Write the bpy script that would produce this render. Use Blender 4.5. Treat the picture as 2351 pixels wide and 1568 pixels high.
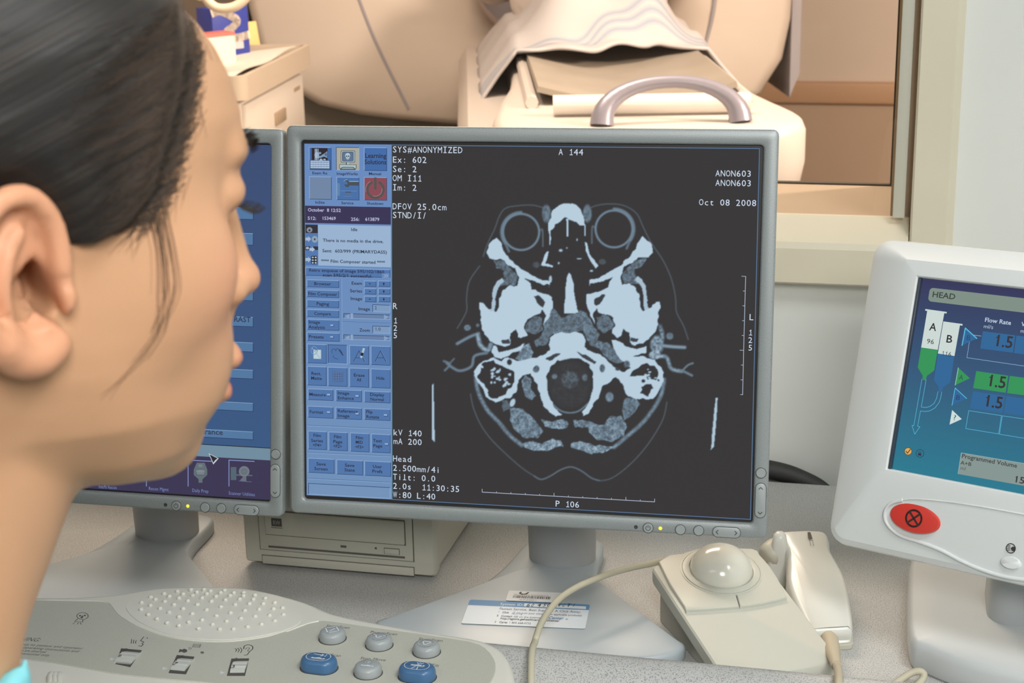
import bpy, bmesh, math, random
import numpy as np
from math import sin, cos, pi, radians, sqrt, atan2
from mathutils import Matrix, Vector

random.seed(4); np.random.seed(4)
sc = bpy.context.scene
col = sc.collection
for o in list(bpy.data.objects): bpy.data.objects.remove(o)

def lin(c):
    out = []
    for v in c[:3]:
        v = v/255.0
        out.append(v/12.92 if v <= .04045 else ((v+.055)/1.055)**2.4)
    return tuple(out)

# ------------------------------------------------------------------ camera
PW, PH = 2351.0, 1568.0
FPX = 3674.0
YAW, PITCH, ROLL = .2419274, .29079502, -.02190417
CAMZ = 1.395
CF = np.array([-sin(YAW)*cos(PITCH), cos(YAW)*cos(PITCH), -sin(PITCH)])
_r = np.array([cos(YAW), sin(YAW), 0.0]); _u = np.cross(_r, CF)
CR = _r*cos(ROLL)+_u*sin(ROLL); CU = -_r*sin(ROLL)+_u*cos(ROLL)
CAM = np.array([0, 0, CAMZ])
cam = bpy.data.objects.new('camera', bpy.data.cameras.new('camera'))
col.objects.link(cam); sc.camera = cam
cam.data.sensor_width = 36.0
cam.data.lens = FPX/PW*36.0
cam.data.clip_start = .02; cam.data.clip_end = 60
cam.matrix_world = Matrix(((CR[0], CU[0], -CF[0], 0), (CR[1], CU[1], -CF[1], 0), (CR[2], CU[2], -CF[2], CAMZ), (0, 0, 0, 1)))
cam.data.dof.use_dof = True
cam.data.dof.focus_distance = 1.30
cam.data.dof.aperture_fstop = 20.0

# ------------------------------------------------------------------ view, world, lights
sc.view_settings.view_transform = 'Standard'
sc.view_settings.look = 'None'
sc.view_settings.gamma = 1.0
sc.view_settings.use_curve_mapping = False
sc.view_settings.exposure = 0.0
w = bpy.data.worlds.new('World'); sc.world = w; w.use_nodes = True
w.node_tree.nodes['Background'].inputs[0].default_value = (.9, .95, 1, 1)
w.node_tree.nodes['Background'].inputs[1].default_value = .2

def area(name, loc, size, power, colr, target=None):
    d = bpy.data.lights.new(name, 'AREA'); d.shape = 'RECTANGLE'
    d.size, d.size_y = size; d.energy = power; d.color = colr
    o = bpy.data.objects.new(name, d); col.objects.link(o); o.location = loc
    if target is not None:
        o.rotation_euler = (Vector(target)-Vector(loc)).to_track_quat('-Z', 'Y').to_euler()
    return o
CEIL = 2.6
COOL = (.95, .985, 1.0); WARM = (1.0, .86, .75)
LIGHTS = [  # name, location, size, power, colour, target : ceiling panels of the two rooms and the photographer's lamp beside the camera
    ('ceiling_lamp', (.75, .35, CEIL-.03), (.6, .6), 18, COOL, None),
    ('ceiling_lamp', (-1.2, -.9, CEIL-.03), (1.2, .6), 5, COOL, None),
    ('flash_lamp', (.28, -.4, 1.85), (.4, .4), 14.8, (1, .99, .96), (-.05, 1.3, .95)),
    ('scan_room_lamp', (1.45, 2.7, 2.05), (.4, .4), 88, WARM, (-1.0, 4.4, .9)),
    ('scan_room_lamp', (-1.0, 3.0, 2.55), (1.2, .6), 50, WARM, None),
]
for L in LIGHTS: area(*L)

# ------------------------------------------------------------------ pixel helpers (direction only; depth comes from the plane hit)
def ray(x, y): return CF+CR*(x-PW/2)/FPX-CU*(y-PH/2)/FPX
def onz(x, y, z):
    d = ray(x, y); return CAM+d*((z-CAMZ)/d[2])
def ony(x, y, Y):
    d = ray(x, y); return CAM+d*(Y/d[1])
def atd(x, y, D): return CAM+ray(x, y)*D
class Plane:
    """local frame: X right, Y up, Z toward the viewer (metres)"""
    def __init__(s, o, ex, ey):
        s.o = np.array(o, float); s.ex = np.array(ex, float); s.ey = np.array(ey, float); s.n = np.cross(s.ex, s.ey)
        s.M = Matrix(((s.ex[0], s.ey[0], s.n[0], s.o[0]), (s.ex[1], s.ey[1], s.n[1], s.o[1]), (s.ex[2], s.ey[2], s.n[2], s.o[2]), (0, 0, 0, 1)))
    def px(s, x, y):
        d = ray(x, y); k = ((s.o-CAM)@s.n)/(d@s.n); P = CAM+d*k-s.o
        return (float(P@s.ex), float(P@s.ey))
    def inv(s, P):
        P = np.array(P)-s.o; return (float(P@s.ex), float(P@s.ey), float(P@s.n))
def frame(yw, t, rl=0):
    ex = np.array([cos(yw), sin(yw), 0]); ey = np.array([-sin(yw), cos(yw), 0])
    ez = np.array([0, 0, 1.0])*cos(t)+ey*sin(t)
    return ex*cos(rl)+ez*sin(rl), -ex*sin(rl)+ez*cos(rl)

# ------------------------------------------------------------------ materials
MATS = {}
def mat(name, rgb, rough=.5, metal=0, spec=.5, noise=None, bump=None, coat=0, sss=0, emit=None, var=None):
    """noise=(scale, rgb2, lo, hi) colour speckle; bump=(scale, strength, dist); var=(scale, amount) soft mottling"""
    if name in MATS: return MATS[name]
    m = bpy.data.materials.new(name); m.use_nodes = True
    nt = m.node_tree; b = nt.nodes['Principled BSDF']
    c = lin(rgb)
    b.inputs['Base Color'].default_value = (*c, 1); b.inputs['Roughness'].default_value = rough
    b.inputs['Metallic'].default_value = metal; b.inputs['Specular IOR Level'].default_value = spec
    if coat: b.inputs['Coat Weight'].default_value = coat; b.inputs['Coat Roughness'].default_value = .15
    if sss:
        b.inputs['Subsurface Weight'].default_value = sss; b.inputs['Subsurface Radius'].default_value = (1, .35, .2); b.inputs['Subsurface Scale'].default_value = .006
    if emit: b.inputs['Emission Color'].default_value = (*lin(emit[0]), 1); b.inputs['Emission Strength'].default_value = emit[1]
    tc = None
    def coord():
        nonlocal tc
        if tc is None: tc = nt.nodes.new('ShaderNodeTexCoord')
        return tc.outputs['Object']
    last = None
    if var:
        n = nt.nodes.new('ShaderNodeTexNoise'); n.inputs['Scale'].default_value = var[0]; n.inputs['Detail'].default_value = 4
        nt.links.new(coord(), n.inputs['Vector'])
        mx = nt.nodes.new('ShaderNodeMixRGB'); mx.blend_type = 'MULTIPLY'; mx.inputs[0].default_value = 1
        rp = nt.nodes.new('ShaderNodeValToRGB'); a = var[1]
        rp.color_ramp.elements[0].color = (1-a, 1-a, 1-a, 1); rp.color_ramp.elements[1].color = (1+a*.3,)*3+(1,)
        rp.color_ramp.elements[0].position = .3; rp.color_ramp.elements[1].position = .7
        nt.links.new(n.outputs['Fac'], rp.inputs[0]); nt.links.new(rp.outputs[0], mx.inputs[2]); mx.inputs[1].default_value = (*c, 1)
        last = mx.outputs[0]
    if noise:
        n = nt.nodes.new('ShaderNodeTexNoise'); n.inputs['Scale'].default_value = noise[0]; n.inputs['Detail'].default_value = 2
        nt.links.new(coord(), n.inputs['Vector'])
        rp = nt.nodes.new('ShaderNodeValToRGB'); rp.color_ramp.elements[0].position = noise[2]; rp.color_ramp.elements[1].position = noise[3]
        rp.color_ramp.elements[0].color = (0, 0, 0, 1); rp.color_ramp.elements[1].color = (1, 1, 1, 1)
        nt.links.new(n.outputs['Fac'], rp.inputs[0])
        mx = nt.nodes.new('ShaderNodeMixRGB'); nt.links.new(rp.outputs[0], mx.inputs[0])
        mx.inputs[1].default_value = (*c, 1); mx.inputs[2].default_value = (*lin(noise[1]), 1)
        if last is not None: nt.links.new(last, mx.inputs[1])
        last = mx.outputs[0]
    if last is not None: nt.links.new(last, b.inputs['Base Color'])
    if bump:
        n = nt.nodes.new('ShaderNodeTexNoise'); n.inputs['Scale'].default_value = bump[0]; n.inputs['Detail'].default_value = 3
        nt.links.new(coord(), n.inputs['Vector'])
        bp = nt.nodes.new('ShaderNodeBump'); bp.inputs['Strength'].default_value = bump[1]; bp.inputs['Distance'].default_value = bump[2]
        nt.links.new(n.outputs['Fac'], bp.inputs['Height']); nt.links.new(bp.outputs[0], b.inputs['Normal'])
    MATS[name] = m; return m
def attr_mat(name, emission):
    """flat print: colour comes from the mesh's own colour attribute"""
    if name in MATS: return MATS[name]
    m = bpy.data.materials.new(name); m.use_nodes = True; nt = m.node_tree; b = nt.nodes['Principled BSDF']
    a = nt.nodes.new('ShaderNodeAttribute'); a.attribute_name = 'Col'
    if emission:
        b.inputs['Base Color'].default_value = (.004, .004, .004, 1); b.inputs['Roughness'].default_value = .6; b.inputs['Specular IOR Level'].default_value = .03
        nt.links.new(a.outputs['Color'], b.inputs['Emission Color']); b.inputs['Emission Strength'].default_value = emission
    else:
        nt.links.new(a.outputs['Color'], b.inputs['Base Color']); b.inputs['Roughness'].default_value = .5
    MATS[name] = m; return m

# ------------------------------------------------------------------ objects
WM = {}
I4 = Matrix.Identity(4)
def reg(o, parent, M):
    WM[o.name] = M.copy()
    if parent is not None:
        o.parent = parent; o.matrix_parent_inverse = WM[parent.name].inverted()
    o.matrix_basis = M
    return o
def tag(o, label=None, cat=None, group=None, kind=None):
    if label: o['label'] = label
    if cat: o['category'] = cat
    if group: o['group'] = group
    if kind: o['kind'] = kind
    return o
def thing(name, label, cat, loc, group=None):
    o = bpy.data.objects.new(name, None); col.objects.link(o); o.empty_display_size = .05
    reg(o, None, Matrix.Translation(Vector([float(v) for v in loc])))
    return tag(o, label, cat, group)
def mesh_obj(name, me, m, parent=None, M=I4, label=None):
    o = bpy.data.objects.new(name, me); col.objects.link(o)
    if m is not None and len(me.materials) == 0: me.materials.append(m)
    reg(o, parent, M)
    if label: o['label'] = label
    return o
def smooth(me, ang=40):
    me.polygons.foreach_set('use_smooth', [True]*len(me.polygons))
    try: me.set_sharp_from_angle(angle=radians(ang))
    except Exception: pass
class B:
    def __init__(s): s.bm = bmesh.new()
    def _add(s, t, M=None):
        if M is not None: bmesh.ops.transform(t, matrix=M, verts=t.verts)
        me = bpy.data.meshes.new('tmp'); t.to_mesh(me); t.free(); s.bm.from_mesh(me); bpy.data.meshes.remove(me); return s
    def box(s, lo, hi, bevel=0, seg=2, M=None):
        t = bmesh.new(); bmesh.ops.create_cube(t, size=1)
        for v in t.verts: v.co = Vector([(lo[i]+hi[i])/2+v.co[i]*(hi[i]-lo[i]) for i in range(3)])
        if bevel: bmesh.ops.bevel(t, geom=list(t.edges), offset=bevel, segments=seg, profile=.5, affect='EDGES')
        return s._add(t, M)
    def loft(s, loops, cap0=True, cap1=True, closed=True, M=None):
        t = bmesh.new(); L = [[t.verts.new(Vector([float(q) for q in p])) for p in lp] for lp in loops]
        for a, b in zip(L[:-1], L[1:]):
            n = len(a)
            for i in range(n if closed else n-1):
                j = (i+1) % n
                try: t.faces.new((a[i], a[j], b[j], b[i]))
                except ValueError: pass
        if cap0 and closed: t.faces.new(list(reversed(L[0])))
        if cap1 and closed: t.faces.new(L[-1])
        return s._add(t, M)
    def prism(s, poly, z0, z1, bevel=0, seg=3, M=None, cap0=True):
        p = [tuple(q[:2]) for q in poly]
        if area2(p) < 0: p.reverse()
        loops = [[(x, y, z0) for x, y in p]]
        if bevel:
            for k in range(seg+1):
                a = k/seg*pi/2; ins = bevel*(1-cos(a)); q = offset(p, -ins)
                loops.append([(x, y, z1-bevel+bevel*sin(a)) for x, y in q])
        else: loops.append([(x, y, z1) for x, y in p])
        return s.loft(loops, cap0, True, M=M)
    def lathe(s, prof, n=24, M=None, sx=1, sy=1):
        loops = [[(max(r, 1e-5)*cos(2*pi*i/n)*sx, max(r, 1e-5)*sin(2*pi*i/n)*sy, z) for i in range(n)] for r, z in prof]
        return s.loft(loops, True, True, M=M)
    def tube(s, pts, r, n=8, M=None, closed=False):
        pts = [Vector([float(q) for q in p]) for p in pts]; m = len(pts)
        rs = r if isinstance(r, (list, tuple)) else [r]*m
        loops = []; up = None
        for i, p in enumerate(pts):
            a = pts[(i-1) % m] if (i > 0 or closed) else pts[i]; b = pts[(i+1) % m] if (i < m-1 or closed) else pts[i]
            d = (b-a).normalized()
            if up is None: up = Vector((0, 0, 1)) if abs(d.z) < .9 else Vector((1, 0, 0))
            x = d.cross(up).normalized(); up = x.cross(d).normalized()
            loops.append([p+(x*cos(2*pi*k/n)+up*sin(2*pi*k/n))*rs[i] for k in range(n)])
        if closed: loops.append(loops[0])
        return s.loft(loops, not closed, not closed, M=M)
    def sphere(s, c, r, u=16, v=10, M=None):
        t = bmesh.new(); bmesh.ops.create_uvsphere(t, u_segments=u, v_segments=v, radius=1)
        rr = r if isinstance(r, (list, tuple)) else (r, r, r)
        for q in t.verts: q.co = Vector([c[i]+q.co[i]*rr[i] for i in range(3)])
        return s._add(t, M)
    def grid(s, f, nu, nv, M=None, thick=0):
        t = bmesh.new(); V = [[t.verts.new(Vector(f(i/nu, j/nv))) for j in range(nv+1)] for i in range(nu+1)]
        for i in range(nu):
            for j in range(nv): t.faces.new((V[i][j], V[i+1][j], V[i+1][j+1], V[i][j+1]))
        if thick: 
            bmesh.ops.recalc_face_normals(t, faces=t.faces)
            bmesh.ops.solidify(t, geom=list(t.faces), thickness=thick)
        return s._add(t, M)
    def out(s, name, m, parent=None, M=I4, label=None, sm=40, recalc=True):
        if recalc: bmesh.ops.recalc_face_normals(s.bm, faces=s.bm.faces)
        me = bpy.data.meshes.new(name); s.bm.to_mesh(me); s.bm.free()
        if sm: smooth(me, sm)
        return mesh_obj(name, me, m, parent, M, label)
    def mesh(s, name, m, sm=40):
        bmesh.ops.recalc_face_normals(s.bm, faces=s.bm.faces)
        me = bpy.data.meshes.new(name); s.bm.to_mesh(me); s.bm.free(); me.materials.append(m)
        if sm: smooth(me, sm)
        return me
def area2(p): return sum(p[i][0]*p[(i+1) % len(p)][1]-p[(i+1) % len(p)][0]*p[i][1] for i in range(len(p)))/2
def offset(p, d):
    """move a CCW outline outward by d"""
    n = len(p); out = []
    for i in range(n):
        ax, ay = p[i-1]; bx, by = p[i]; cx, cy = p[(i+1) % n]
        e1 = (bx-ax, by-ay); e2 = (cx-bx, cy-by); l1 = math.hypot(*e1) or 1e-9; l2 = math.hypot(*e2) or 1e-9
        n1 = (e1[1]/l1, -e1[0]/l1); n2 = (e2[1]/l2, -e2[0]/l2)
        k = 1+n1[0]*n2[0]+n1[1]*n2[1]
        if k < .3: k = .3
        out.append((bx+d*(n1[0]+n2[0])/k, by+d*(n1[1]+n2[1])/k))
    return out
def rrect(x0, y0, x1, y1, r, k=5):
    p = []
    for cx, cy, a0 in ((x1-r, y1-r, 0), (x0+r, y1-r, pi/2), (x0+r, y0+r, pi), (x1-r, y0+r, 3*pi/2)):
        for i in range(k+1):
            a = a0+pi/2*i/k; p.append((cx+r*cos(a), cy+r*sin(a)))
    return p
def ell(cx, cy, rx, ry, n=24, a0=0): return [(cx+rx*cos(2*pi*i/n+a0), cy+ry*sin(2*pi*i/n+a0)) for i in range(n)]
def at(p, z): return [(x, y, z) for x, y in p]
def spline(pts, k=6, closed=False):
    """Catmull-Rom through the points"""
    P = [np.array(p, float) for p in pts]; n = len(P); out = []
    for i in range(n if closed else n-1):
        g = (lambda j: P[j % n]) if closed else (lambda j: P[min(max(j, 0), n-1)])
        a, b, c, d = g(i-1), g(i), g(i+1), g(i+2)
        for s in range(k):
            t = s/k; out.append(tuple(.5*(2*b+(c-a)*t+(2*a-5*b+4*c-d)*t*t+(3*b-3*c+d-a)*t**3)))
    if not closed: out.append(tuple(P[-1]))
    return out
def T(x, y, z): return Matrix.Translation((x, y, z))

# ------------------------------------------------------------------ flat print: one mesh of coloured polygons with real lettering outlines
GLY = {}
def _glyph(ch, bold):
    key = (ch, bold)
    if key in GLY: return GLY[key]
    def build(txt):
        cu = bpy.data.curves.new('g', 'FONT'); cu.body = txt; cu.size = 1; cu.resolution_u = 2; cu.fill_mode = 'FRONT'
        cu.offset = .015 if bold else 0
        ob = bpy.data.objects.new('g', cu); me = ob.to_mesh()
        V = [(v.co.x, v.co.y) for v in me.vertices]; Fc = [tuple(p.vertices) for p in me.polygons]
        ob.to_mesh_clear(); bpy.data.objects.remove(ob); bpy.data.curves.remove(cu); return V, Fc
    def wid(t):
        V, _ = build(t); xs = [v[0] for v in V]; return max(xs)-min(xs)
    if ch == ' ': GLY[key] = ([], [], .3, 0); return GLY[key]
    V, Fc = build(ch)
    if ch == '1':
        w_ = .125 if bold else .075
        V = [(.33-w_, 0), (.33, 0), (.33, .70), (.33-w_*.8, .70), (.33-w_, .64), (.2, .57), (.125, .555), (.125, .475), (.33-w_, .52)]; Fc = [(0, 1, 2, 3, 4, 8), (4, 5, 6, 7, 8)]
        GLY[key] = (V, Fc, .5, 0); return GLY[key]
    adv = wid('I'+ch+'I')-wid('II') if ch != 'I' else wid('III')-wid('II')
    GLY[key] = (V, Fc, adv, 0); return GLY[key]
CAPH = None
class Print:
    def __init__(s, plane=None, px=None):
        s.V = []; s.F = []; s.C = []; s.plane = plane; s.px = px or (plane.px if plane else None)
        s.step = .00006
    def poly(s, pts, colr, layer=0, px=True):
        p = [s.px(*q) for q in pts] if px else pts
        b = len(s.V); s.V += [(x, y, layer*s.step) for x, y in p]; s.F.append(tuple(range(b, b+len(p)))); s.C += [lin(colr)]*len(p)
    def rect(s, x0, y0, x1, y1, colr, layer=0):
        a = s.px(x0, y0); c = s.px(x1, y1); s.poly([(a[0], a[1]), (c[0], a[1]), (c[0], c[1]), (a[0], c[1])], colr, layer, False)
    def frame(s, x0, y0, x1, y1, w, colr, layer):
        s.line([(x0, y0), (x1, y0), (x1, y1), (x0, y1), (x0, y0)], w, colr, layer, ortho=True)
    def line(s, pts, w, colr, layer=0, px=True, ortho=False):
        if px:
            if ortho:
                a = s.px(*pts[0]); c = s.px(*pts[2]); p = [(a[0], a[1]), (c[0], a[1]), (c[0], c[1]), (a[0], c[1]), (a[0], a[1])]
            else: p = [s.px(*q) for q in pts]
            q0 = s.px(*pts[0]); q1 = s.px(pts[0][0]+w, pts[0][1]); w = abs(q1[0]-q0[0])
        else: p = pts
        for (ax, ay), (bx, by) in zip(p[:-1], p[1:]):
            dx, dy = bx-ax, by-ay; l = math.hypot(dx, dy) or 1e-9; nx, ny = -dy/l*w/2, dx/l*w/2; ex, ey = dx/l*w*.3, dy/l*w*.3
            s.poly([(ax+nx-ex, ay+ny-ey), (ax-nx-ex, ay-ny-ey), (bx-nx+ex, by-ny+ey), (bx+nx+ex, by+ny+ey)], colr, layer, False)
    def ellipse(s, cx, cy, rx, ry, colr, layer, n=20): s.poly([(cx+rx*cos(2*pi*i/n), cy+ry*sin(2*pi*i/n)) for i in range(n)], colr, layer)
    def ring(s, cx, cy, rx, ry, w, colr, layer, a0=0, a1=2*pi, n=24):
        s.line([(cx+rx*cos(a0+(a1-a0)*i/n), cy+ry*sin(a0+(a1-a0)*i/n)) for i in range(n+1)], w, colr, layer)
    def text(s, t, x0, yb, h, colr, layer=4, x1=None, bold=False, mono=None, px=True, shear=0):
        """x0,yb = left end of the baseline, h = capital height, x1 = right end (stretches), mono = pitch; all in the print's own input units"""
        global CAPH
        if CAPH is None:
            V = _glyph('H', False)[0]; CAPH = max(v[1] for v in V)
        if px:
            o = s.px(x0, yb); tp = s.px(x0, yb-h); hh = math.hypot(tp[0]-o[0], tp[1]-o[1])
            W = None if x1 is None else math.hypot(*(np.array(s.px(x1, yb))-np.array(o)))
            if mono: mono = abs(s.px(x0+mono, yb)[0]-o[0])
        else: o = (x0, yb); hh = h; W = None if x1 is None else x1-x0
        sy = hh/CAPH; sx = sy
        if not mono:
            tot = sum(_glyph(c, bold)[2] for c in t)
            if W: sx = W/tot
        pen = 0
        for c in t:
            V, Fc, adv, _ = _glyph(c, bold)
            if V:
                k = sx; off = pen
                if mono:
                    gx = [v[0] for v in V]; gw = max(gx)-min(gx); k = min(mono*.84/gw, sy*1.05) if gw > .25 else sy
                    off = pen+(mono-gw*k)/2-min(gx)*k
                b = len(s.V)
                s.V += [(o[0]+off+v[0]*k+shear*v[1]*sy, o[1]+v[1]*sy, layer*s.step) for v in V]
                s.F += [tuple(i+b for i in f) for f in Fc]; s.C += [lin(colr)]*len(V)
            pen += mono if mono else adv*sx
    def grad(s, pts4, c_top, c_bot, n=8, layer=0):
        """quad (tl,tr,br,bl) with a vertical run of colour"""
        tl, tr, br, bl = [np.array(s.px(*q)) for q in pts4]
        for i in range(n):
            t0, t1 = i/n, (i+1)/n; b = len(s.V)
            for t, (l, r) in ((t0, (tl, tr)), (t1, (tl, tr))):
                a = l+(bl-tl)*t; c = r+(br-tr)*t; s.V += [(a[0], a[1], layer*s.step), (c[0], c[1], layer*s.step)]
                cc = tuple((1-t)*x+t*y for x, y in zip(lin(c_top), lin(c_bot))); s.C += [cc, cc]
            s.F.append((b, b+1, b+3, b+2))
    def out(s, name, m, parent, M, label=None):
        me = bpy.data.meshes.new(name); me.from_pydata(s.V, [], s.F)
        a = me.color_attributes.new('Col', 'FLOAT_COLOR', 'POINT')
        a.data.foreach_set('color', np.array([(*c, 1) for c in s.C], dtype=np.float32).ravel())
        me.validate(); me.materials.append(m)
        # all faces look the same way
        bm = bmesh.new(); bm.from_mesh(me)
        for f in bm.faces:
            f.normal_update()
            if f.normal.z < 0: f.normal_flip()
        bm.to_mesh(me); bm.free()
        return mesh_obj(name, me, None, parent, M, label)
SCREEN = attr_mat('screen_light', 1.0)
PRINT = attr_mat('printed_ink', 0)
# ================================================================== the two rooms
DZ = .75                     # desk top
WY = 1.66                    # control-room face of the window wall
WT = .20                     # wall thickness
M_WALL = mat('wall_paint', (222, 224, 219), .75, var=(3, .04), bump=(220, .12, .0006))
M_TRIM = mat('trim_paint', (220, 212, 190), .5, var=(6, .05), bump=(160, .08, .0005))
M_CEIL = mat('ceiling_tile', (225, 225, 220), .9)
M_FLOOR = mat('vinyl_floor', (150, 145, 138), .5, var=(4, .1))
M_PEACH = mat('scan_room_paint', (214, 200, 188), .75, var=(1.5, .05))
M_PEACH2 = mat('scan_room_wainscot', (186, 162, 142), .6, var=(2, .06))
M_SFLOOR = mat('scan_room_floor', (120, 112, 100), .5, var=(2, .1))
M_DARKG = mat('gasket_rubber', (70, 66, 58), .6)
def slab(name, lo, hi, m, bevel=0, parent=None, kind='structure'):
    o = B().box(lo, hi, bevel).out(name, m, parent)
    if kind and parent is None: o['kind'] = kind
    return o
X0, X1, Y0 = -2.7, 1.3, -2.4
OX0, OX1, OZ0, OZ1 = -2.35, -.004, 1.034, 2.15   # window opening
slab('floor_control_room', (X0, Y0, -.1), (X1, WY, 0), M_FLOOR)
slab('ceiling_control_room', (X0, Y0, CEIL), (X1, WY, CEIL+.1), M_CEIL)
M_WALL2 = mat('grey_wall_paint', (140, 144, 146), .8)
slab('wall_left', (X0-.1, Y0, 0), (X0, WY, CEIL), M_WALL2)
slab('wall_right', (X1, Y0, 0), (X1+.1, WY, CEIL), M_WALL)
slab('wall_back', (X0, Y0-.1, 0), (X1, Y0, CEIL), M_WALL2)
# window wall, control-room skin
wf = B()
wf.box((X0, WY, 0), (X1, WY+WT, OZ0-.02)).box((X0, WY, OZ1), (X1, WY+WT, CEIL))
wf.box((X0, WY, OZ0-.02), (OX0, WY+WT, OZ1)).box((.02, WY, OZ0-.02), (X1, WY+WT, OZ1))
wf = wf.out('wall_front', M_WALL, sm=0); wf['kind'] = 'structure'
# reveal lining of the opening (other side of the glass)
M_REV = mat('reveal_paint', (190, 172, 150), .6, var=(5, .06))
win = thing('window_1', 'wide lead-glass observation window into the warm-lit scanner room', 'window', (-1.2, WY, OZ0)); win['kind'] = 'structure'; del win['category']
b = B(); b.box((OX0, WY+.03, OZ0-.02), (.02, WY+WT, OZ0-.004)); b.box((-.006, WY+.03, OZ0-.004), (.02, WY+WT, OZ1)); b.box((OX0-.02, WY+.03, OZ0-.02), (OX0, WY+WT, OZ1)); b.box((OX0, WY+.03, OZ1-.02), (.02, WY+WT, OZ1))
b.out('reveal', M_REV, win, sm=0)
b = B(); b.box((OX0, WY+WT, OZ0-.012), (-.008, WY+WT+.008, OZ0-.002)); b.box((-.0085, WY+WT, OZ0-.012), (-.0045, WY+WT+.008, OZ1))
b.out('gasket', M_DARKG, win, sm=0)
gm = bpy.data.materials.new('lead_glass'); gm.use_nodes = True; nt = gm.node_tree; nt.nodes.clear()
o_ = nt.nodes.new('ShaderNodeOutputMaterial'); mx = nt.nodes.new('ShaderNodeMixShader'); tr = nt.nodes.new('ShaderNodeBsdfTransparent'); gl = nt.nodes.new('ShaderNodeBsdfGlossy'); lw_ = nt.nodes.new('ShaderNodeLayerWeight'); pw_ = nt.nodes.new('ShaderNodeMath'); pw_.operation = 'POWER'; pw_.inputs[1].default_value = 5; fr = nt.nodes.new('ShaderNodeMath'); fr.operation = 'MULTIPLY_ADD'; fr.inputs[1].default_value = .9; fr.inputs[2].default_value = .02; lw_.inputs[0].default_value = .5; nt.links.new(lw_.outputs['Facing'], pw_.inputs[0]); nt.links.new(pw_.outputs[0], fr.inputs[0])
tr.inputs[0].default_value = (1.0, .97, .92, 1); gl.inputs['Roughness'].default_value = .02;
nt.links.new(fr.outputs[0], mx.inputs[0]); nt.links.new(tr.outputs[0], mx.inputs[1]); nt.links.new(gl.outputs[0], mx.inputs[2]); nt.links.new(mx.outputs[0], o_.inputs[0])
B().box((OX0, WY+.016, OZ0-.002), (-.002, WY+.024, OZ1)).out('pane', gm, win, sm=0)
b = B(); b.box((-.0035, WY-.004, OZ0+.003), (.0088, WY+.014, OZ1), .0012); b.out('stop_bead', mat('bead_paint', (205, 203, 188), .45), win)
b = B(); b.box((OX0-.02, WY-.004, OZ0+.003), (OX0-.005, WY+.014, OZ1), .0012); b.out('stop_bead', MATS['bead_paint'], win)
# casing, sill, apron
t1 = B().loft([[(x, y, z) for x, y in ((.0145, WY+.014), (.0145, WY-.014), (.0165, WY-.016), (.050, WY-.016), (.0575, WY-.006), (.0575, WY+.001))] for z in (OZ0-.026, OZ1+.05)], True, True).out('trim_1', M_TRIM, sm=20); t1['kind'] = 'structure'
t2 = B().loft([[(x, y, z) for y, z in ((WY+.02, .966), (WY-.022, .968), (WY-.024, .970), (WY-.024, 1.006), (WY-.021, 1.0125), (WY-.016, 1.016), (WY+.002, OZ0-.006), (WY+.012, OZ0), (WY+.02, OZ0))] for x in (OX0-.1, .0135)], True, True).out('trim_2', M_TRIM, sm=20); t2['kind'] = 'structure'
t3 = B().box((.0140, WY-.018, .966), (.0585, WY+.002, OZ0-.026), .002).out('trim_3', M_TRIM); t3['kind'] = 'structure'
t4 = B().box((OX0-.07, WY-.016, OZ0), (OX0-.02, WY+.002, OZ1+.05), .003).out('trim_4', M_TRIM); t4['kind'] = 'structure'
t5 = B().box((OX0-.07, WY-.016, OZ1), (.0135, WY+.002, OZ1+.05), .003).out('trim_5', M_TRIM); t5['kind'] = 'structure'
# scanner room
SY0, SY1, SX0, SX1 = WY+WT, 6.3, -3.3, 1.9
slab('floor_scan_room', (SX0, SY0, -.1), (SX1, SY1, 0), M_SFLOOR)
slab('ceiling_scan_room', (SX0, SY0, 2.7), (SX1, SY1, 2.8), M_CEIL)
slab('wall_scan_left', (SX0-.1, SY0, 0), (SX0, SY1, 2.7), M_PEACH)
slab('wall_scan_right', (SX1, SY0, 0), (SX1+.1, SY1, 2.7), M_PEACH)
slab('wall_scan_far', (SX0, SY1, 0), (SX1, SY1+.1, 2.7), M_PEACH)
zr1 = ony(1900, 186, SY1)[2]; zr0 = ony(1900, 237, SY1)[2]
wn = slab('trim_6', (SX0, SY1-.012, 0), (SX1, SY1, zr0), M_PEACH2)
rl = B().box((SX0, SY1-.035, zr0), (SX1, SY1, zr1), .012, 3).out('trim_7', mat('rail_vinyl', (188, 152, 122), .5)); rl['kind'] = 'structure'

# ceiling light panels
M_LENS = mat('light_diffuser', (240, 240, 235), .6, emit=((255, 252, 245), 1.2)); M_FRM = mat('white_metal', (220, 220, 218), .4)
CL = ['square ceiling light panel over the right end of the desk', 'long ceiling light panel behind the seated operator']
for (nm, loc, sz, *_), lab in zip([L for L in LIGHTS if L[0] == 'ceiling_lamp'], CL):
    t = thing('ceiling_light', lab, 'ceiling light', (loc[0], loc[1], CEIL), 'ceiling light panels')
    a, c = sz[0]/2+.04, sz[1]/2+.04
    B().loft([at(rrect(-a, -c, a, c, .01), .0), at(rrect(-a, -c, a, c, .01), -.02), at(rrect(-a+.03, -c+.03, a-.03, c-.03, .005), -.02), at(rrect(-a+.03, -c+.03, a-.03, c-.03, .005), -.004)], True, False).out('frame', M_FRM, t, T(loc[0], loc[1], CEIL))
    B().box((-a+.03, -c+.03, -.012), (a-.03, c-.03, -.008)).out('diffuser', M_LENS, t, T(loc[0], loc[1], CEIL), sm=0)

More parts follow.
